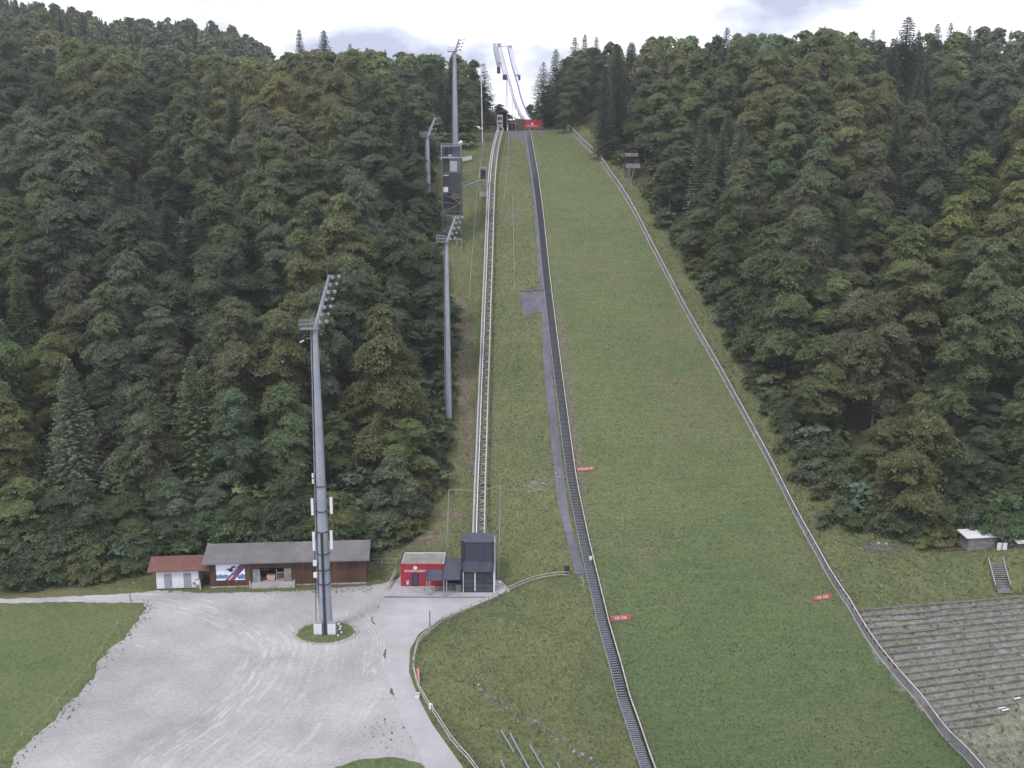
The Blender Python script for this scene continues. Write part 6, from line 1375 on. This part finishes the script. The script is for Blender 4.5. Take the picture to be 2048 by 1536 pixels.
# timber steps
ta_ = G(1992, 1130); ba_ = G(2010, 1188); sr = thing('timber_steps', 'grey timber steps with two handrails up the bank behind the terraces', 'steps', tuple(ba_))
ns_ = 17; vx = 1.15
for k in range(ns_):
    q = ba_.lerp(ta_, k / (ns_ - 1)); q.z = H(q.x, q.y) + .25; MB().box(q, (2.3, .3, .09)).build('step', 'woodg', sr, world=False).location = -Vector(sr.location)
MB().beam(ba_ + Vector((-1.1, 0, .1)), ta_ + Vector((-1.1, 0, .1)), .08, .3).beam(ba_ + Vector((1.1, 0, .1)), ta_ + Vector((1.1, 0, .1)), .08, .3).build('stringer', 'woodd', sr, world=True)
for s_ in (-1.15, 1.15):
    a = ba_ + Vector((s_, .8, 1.1)); b_ = ta_ + Vector((s_, .3, 1.1)); MB().beam(a, b_, .1, .1).build('handrail', 'woodl', sr, world=True)
    for k in range(5): q = a.lerp(b_, k / 4); MB().beam(q - Vector((0, 0, 1.3)), q, .09, .09).build('post', 'woodg', sr, world=True)
# brown shed with white roof
q = G(1935, 1104); q2 = atZ(1992, 1101, q.z); an = math.atan2(q2.y - q.y, q2.x - q.x); w_ = (q2 - q).length
bs2 = thing('brown_shed', 'small brown timber shed with a white sheet roof on the right terrace', 'shed', (q.x, q.y, q.z - .1), an)
MB().b2(0, w_, 0, 2.4, -.3, 2.55).build('wall', 'woodg', bs2); MB().b2(.01, w_ - .01, -.03, 0, 1.05, 1.12).build('board_joint', 'woodd', bs2)
bs2.children[0].data.materials[0] = M['woodd'] if False else two('brown_grey_boards', (.105, .082, .08), .25, scale=3, stretch=(.1, .1, 1))
m = MB(); m.add([(-.6, -.45, 2.5), (w_ + .4, -.45, 2.5), (w_ + .4, 2.5, 2.95), (-.6, 2.5, 2.95), (-.6, -.45, 2.62), (w_ + .4, -.45, 2.62), (w_ + .4, 2.5, 3.07), (-.6, 2.5, 3.07)], [(3, 2, 1, 0), (4, 5, 6, 7), (0, 1, 5, 4), (1, 2, 6, 5), (2, 3, 7, 6), (3, 0, 4, 7)]); m.build('roof', 'roofwhite', bs2)
for (x_, lb) in ((1994, 'left white panel standing beside the brown shed'), (2005, 'right white panel standing beside the brown shed')):
    q = G(x_, 1101); t = thing('notice_stand', lb, 'notice', (q.x, q.y, q.z)); MB().b2(0, .68, 0, .12, .05, 1.25).build('sheet', 'white', t); MB().b2(.68, .8, .02, .5, 0, 1.3).b2(.05, .68, .12, .3, 0, .05).build('side_frame', 'blued', t)
q = G(2036, 1098); t = thing('timber_stack', 'stack of timber under pale sheets at the far right edge', 'stack', (q.x, q.y, q.z)); 
for k in range(5): MB().box((1.2, .4 + .05 * k, .15 + .17 * k), (2.6 - .2 * (k % 2), .9, .12), rz=.03 * k).build('plank', 'woodd' if k % 2 else 'woodg', t)
MB().box((1.2, .4, 1.1), (3.0, 1.5, .06), rz=.05, rx=.1).box((.8, .1, 1.25), (1.2, .8, .1), rz=.3).build('cover_sheet', 'roofwhite', t)
a = G(1870, 1104); b_ = G(1930, 1100); t = thing('timber_pile', 'low pile of reddish poles left of the brown shed', 'timber', tuple(a))
for k in range(4): MB().tube(a + Vector((0, .22 * k, .15 + .05 * (k % 2))), b_ + Vector((0, .22 * k, .15)), .10, .09, 6).build('pole', 'woodd' if k % 2 else 'roofred', t, world=True)

# ------------------------------------------------------------------ rocks
rr_ = random.Random(21)
def scatter_rocks(pxs, n, spread, smin, smax, mat, name, label, group):
    P = [G(*p) for p in pxs]; P = resample(P, .1)
    xy = [];
    for _ in range(n):
        p = P[rr_.randrange(len(P))]; xy.append((p.x + rr_.gauss(0, spread), p.y + rr_.gauss(0, spread * .8)))
    z = height(np.array([a[0] for a in xy]), np.array([a[1] for a in xy]))
    for (x, y), zz in zip(xy, z):
        s = rr_.uniform(smin, smax); tag(rock('', '', (x, y, float(zz) + s * .02 + .04), s, mat).build(name, mat if rr_.random() < .93 else 'rockp'), label, 'rock', group)
scatter_rocks([(952, 1368), (980, 1395), (1010, 1418), (1040, 1432), (1080, 1455), (1110, 1475), (1150, 1500), (1190, 1530), (1215, 1550)], 110, .35, .16, .42, 'rock', 'rock', 'small grey rock in the stony line across the grass bank', 'rocks in the line across the bank')
scatter_rocks([(1735, 1095), (1765, 1098), (1800, 1094)], 70, .9, .25, .6, 'rock', 'boulder', 'grey boulder in the heap at the right wood edge', 'boulders in the heap by the right wood')
scatter_rocks([(1640, 1085), (1660, 1120), (1685, 1165)], 22, .35, .14, .3, 'rock', 'rock', 'grey rock just outside the right board fence', 'grey rocks beside the board fence')
scatter_rocks([(1052, 582), (1060, 578), (1075, 574)], 16, .5, .35, .7, 'rock', 'boulder', 'dark boulder by the grey mats halfway up the slope', 'boulders by the mats')
scatter_rocks([(1050, 960), (1080, 975), (1100, 940)], 34, 1.5, .2, .45, 'rock', 'rock', 'grey rock in the rubble patch left of the mat path', 'rocks in the rubble patch')
P_ = G(1038, 583); t = thing('timber_landing', 'old timber ledge above the grey mats halfway up the slope', 'timber ledge', tuple(P_))
e_ = G(1086, 581)
for k in range(3): MB().beam(P_ + Vector((.6 * k, .5 * k, .25)), e_ + Vector((0, .5 * k, .25)), .22, .2).build('beam', 'woodd' if k % 2 else 'woodg', t, world=True)

# ------------------------------------------------------------------ air
hz_o = MB().b2(-950, 950, -60, 1300, -25, 235).build('haze', 'white')
hm = bpy.data.materials.new('air'); hm.use_nodes = True; ht = hm.node_tree; ht.nodes.clear()
ho = ht.nodes.new('ShaderNodeOutputMaterial'); hv = ht.nodes.new('ShaderNodeVolumePrincipled'); hv.inputs['Density'].default_value = 0.00018
hv.inputs['Color'].default_value = (.92, .93, 1.0, 1); hv.inputs['Anisotropy'].default_value = 0.2
ht.links.new(hv.outputs[0], ho.inputs['Volume']); hz_o.data.materials[0] = hm; tag(hz_o, kind='stuff')
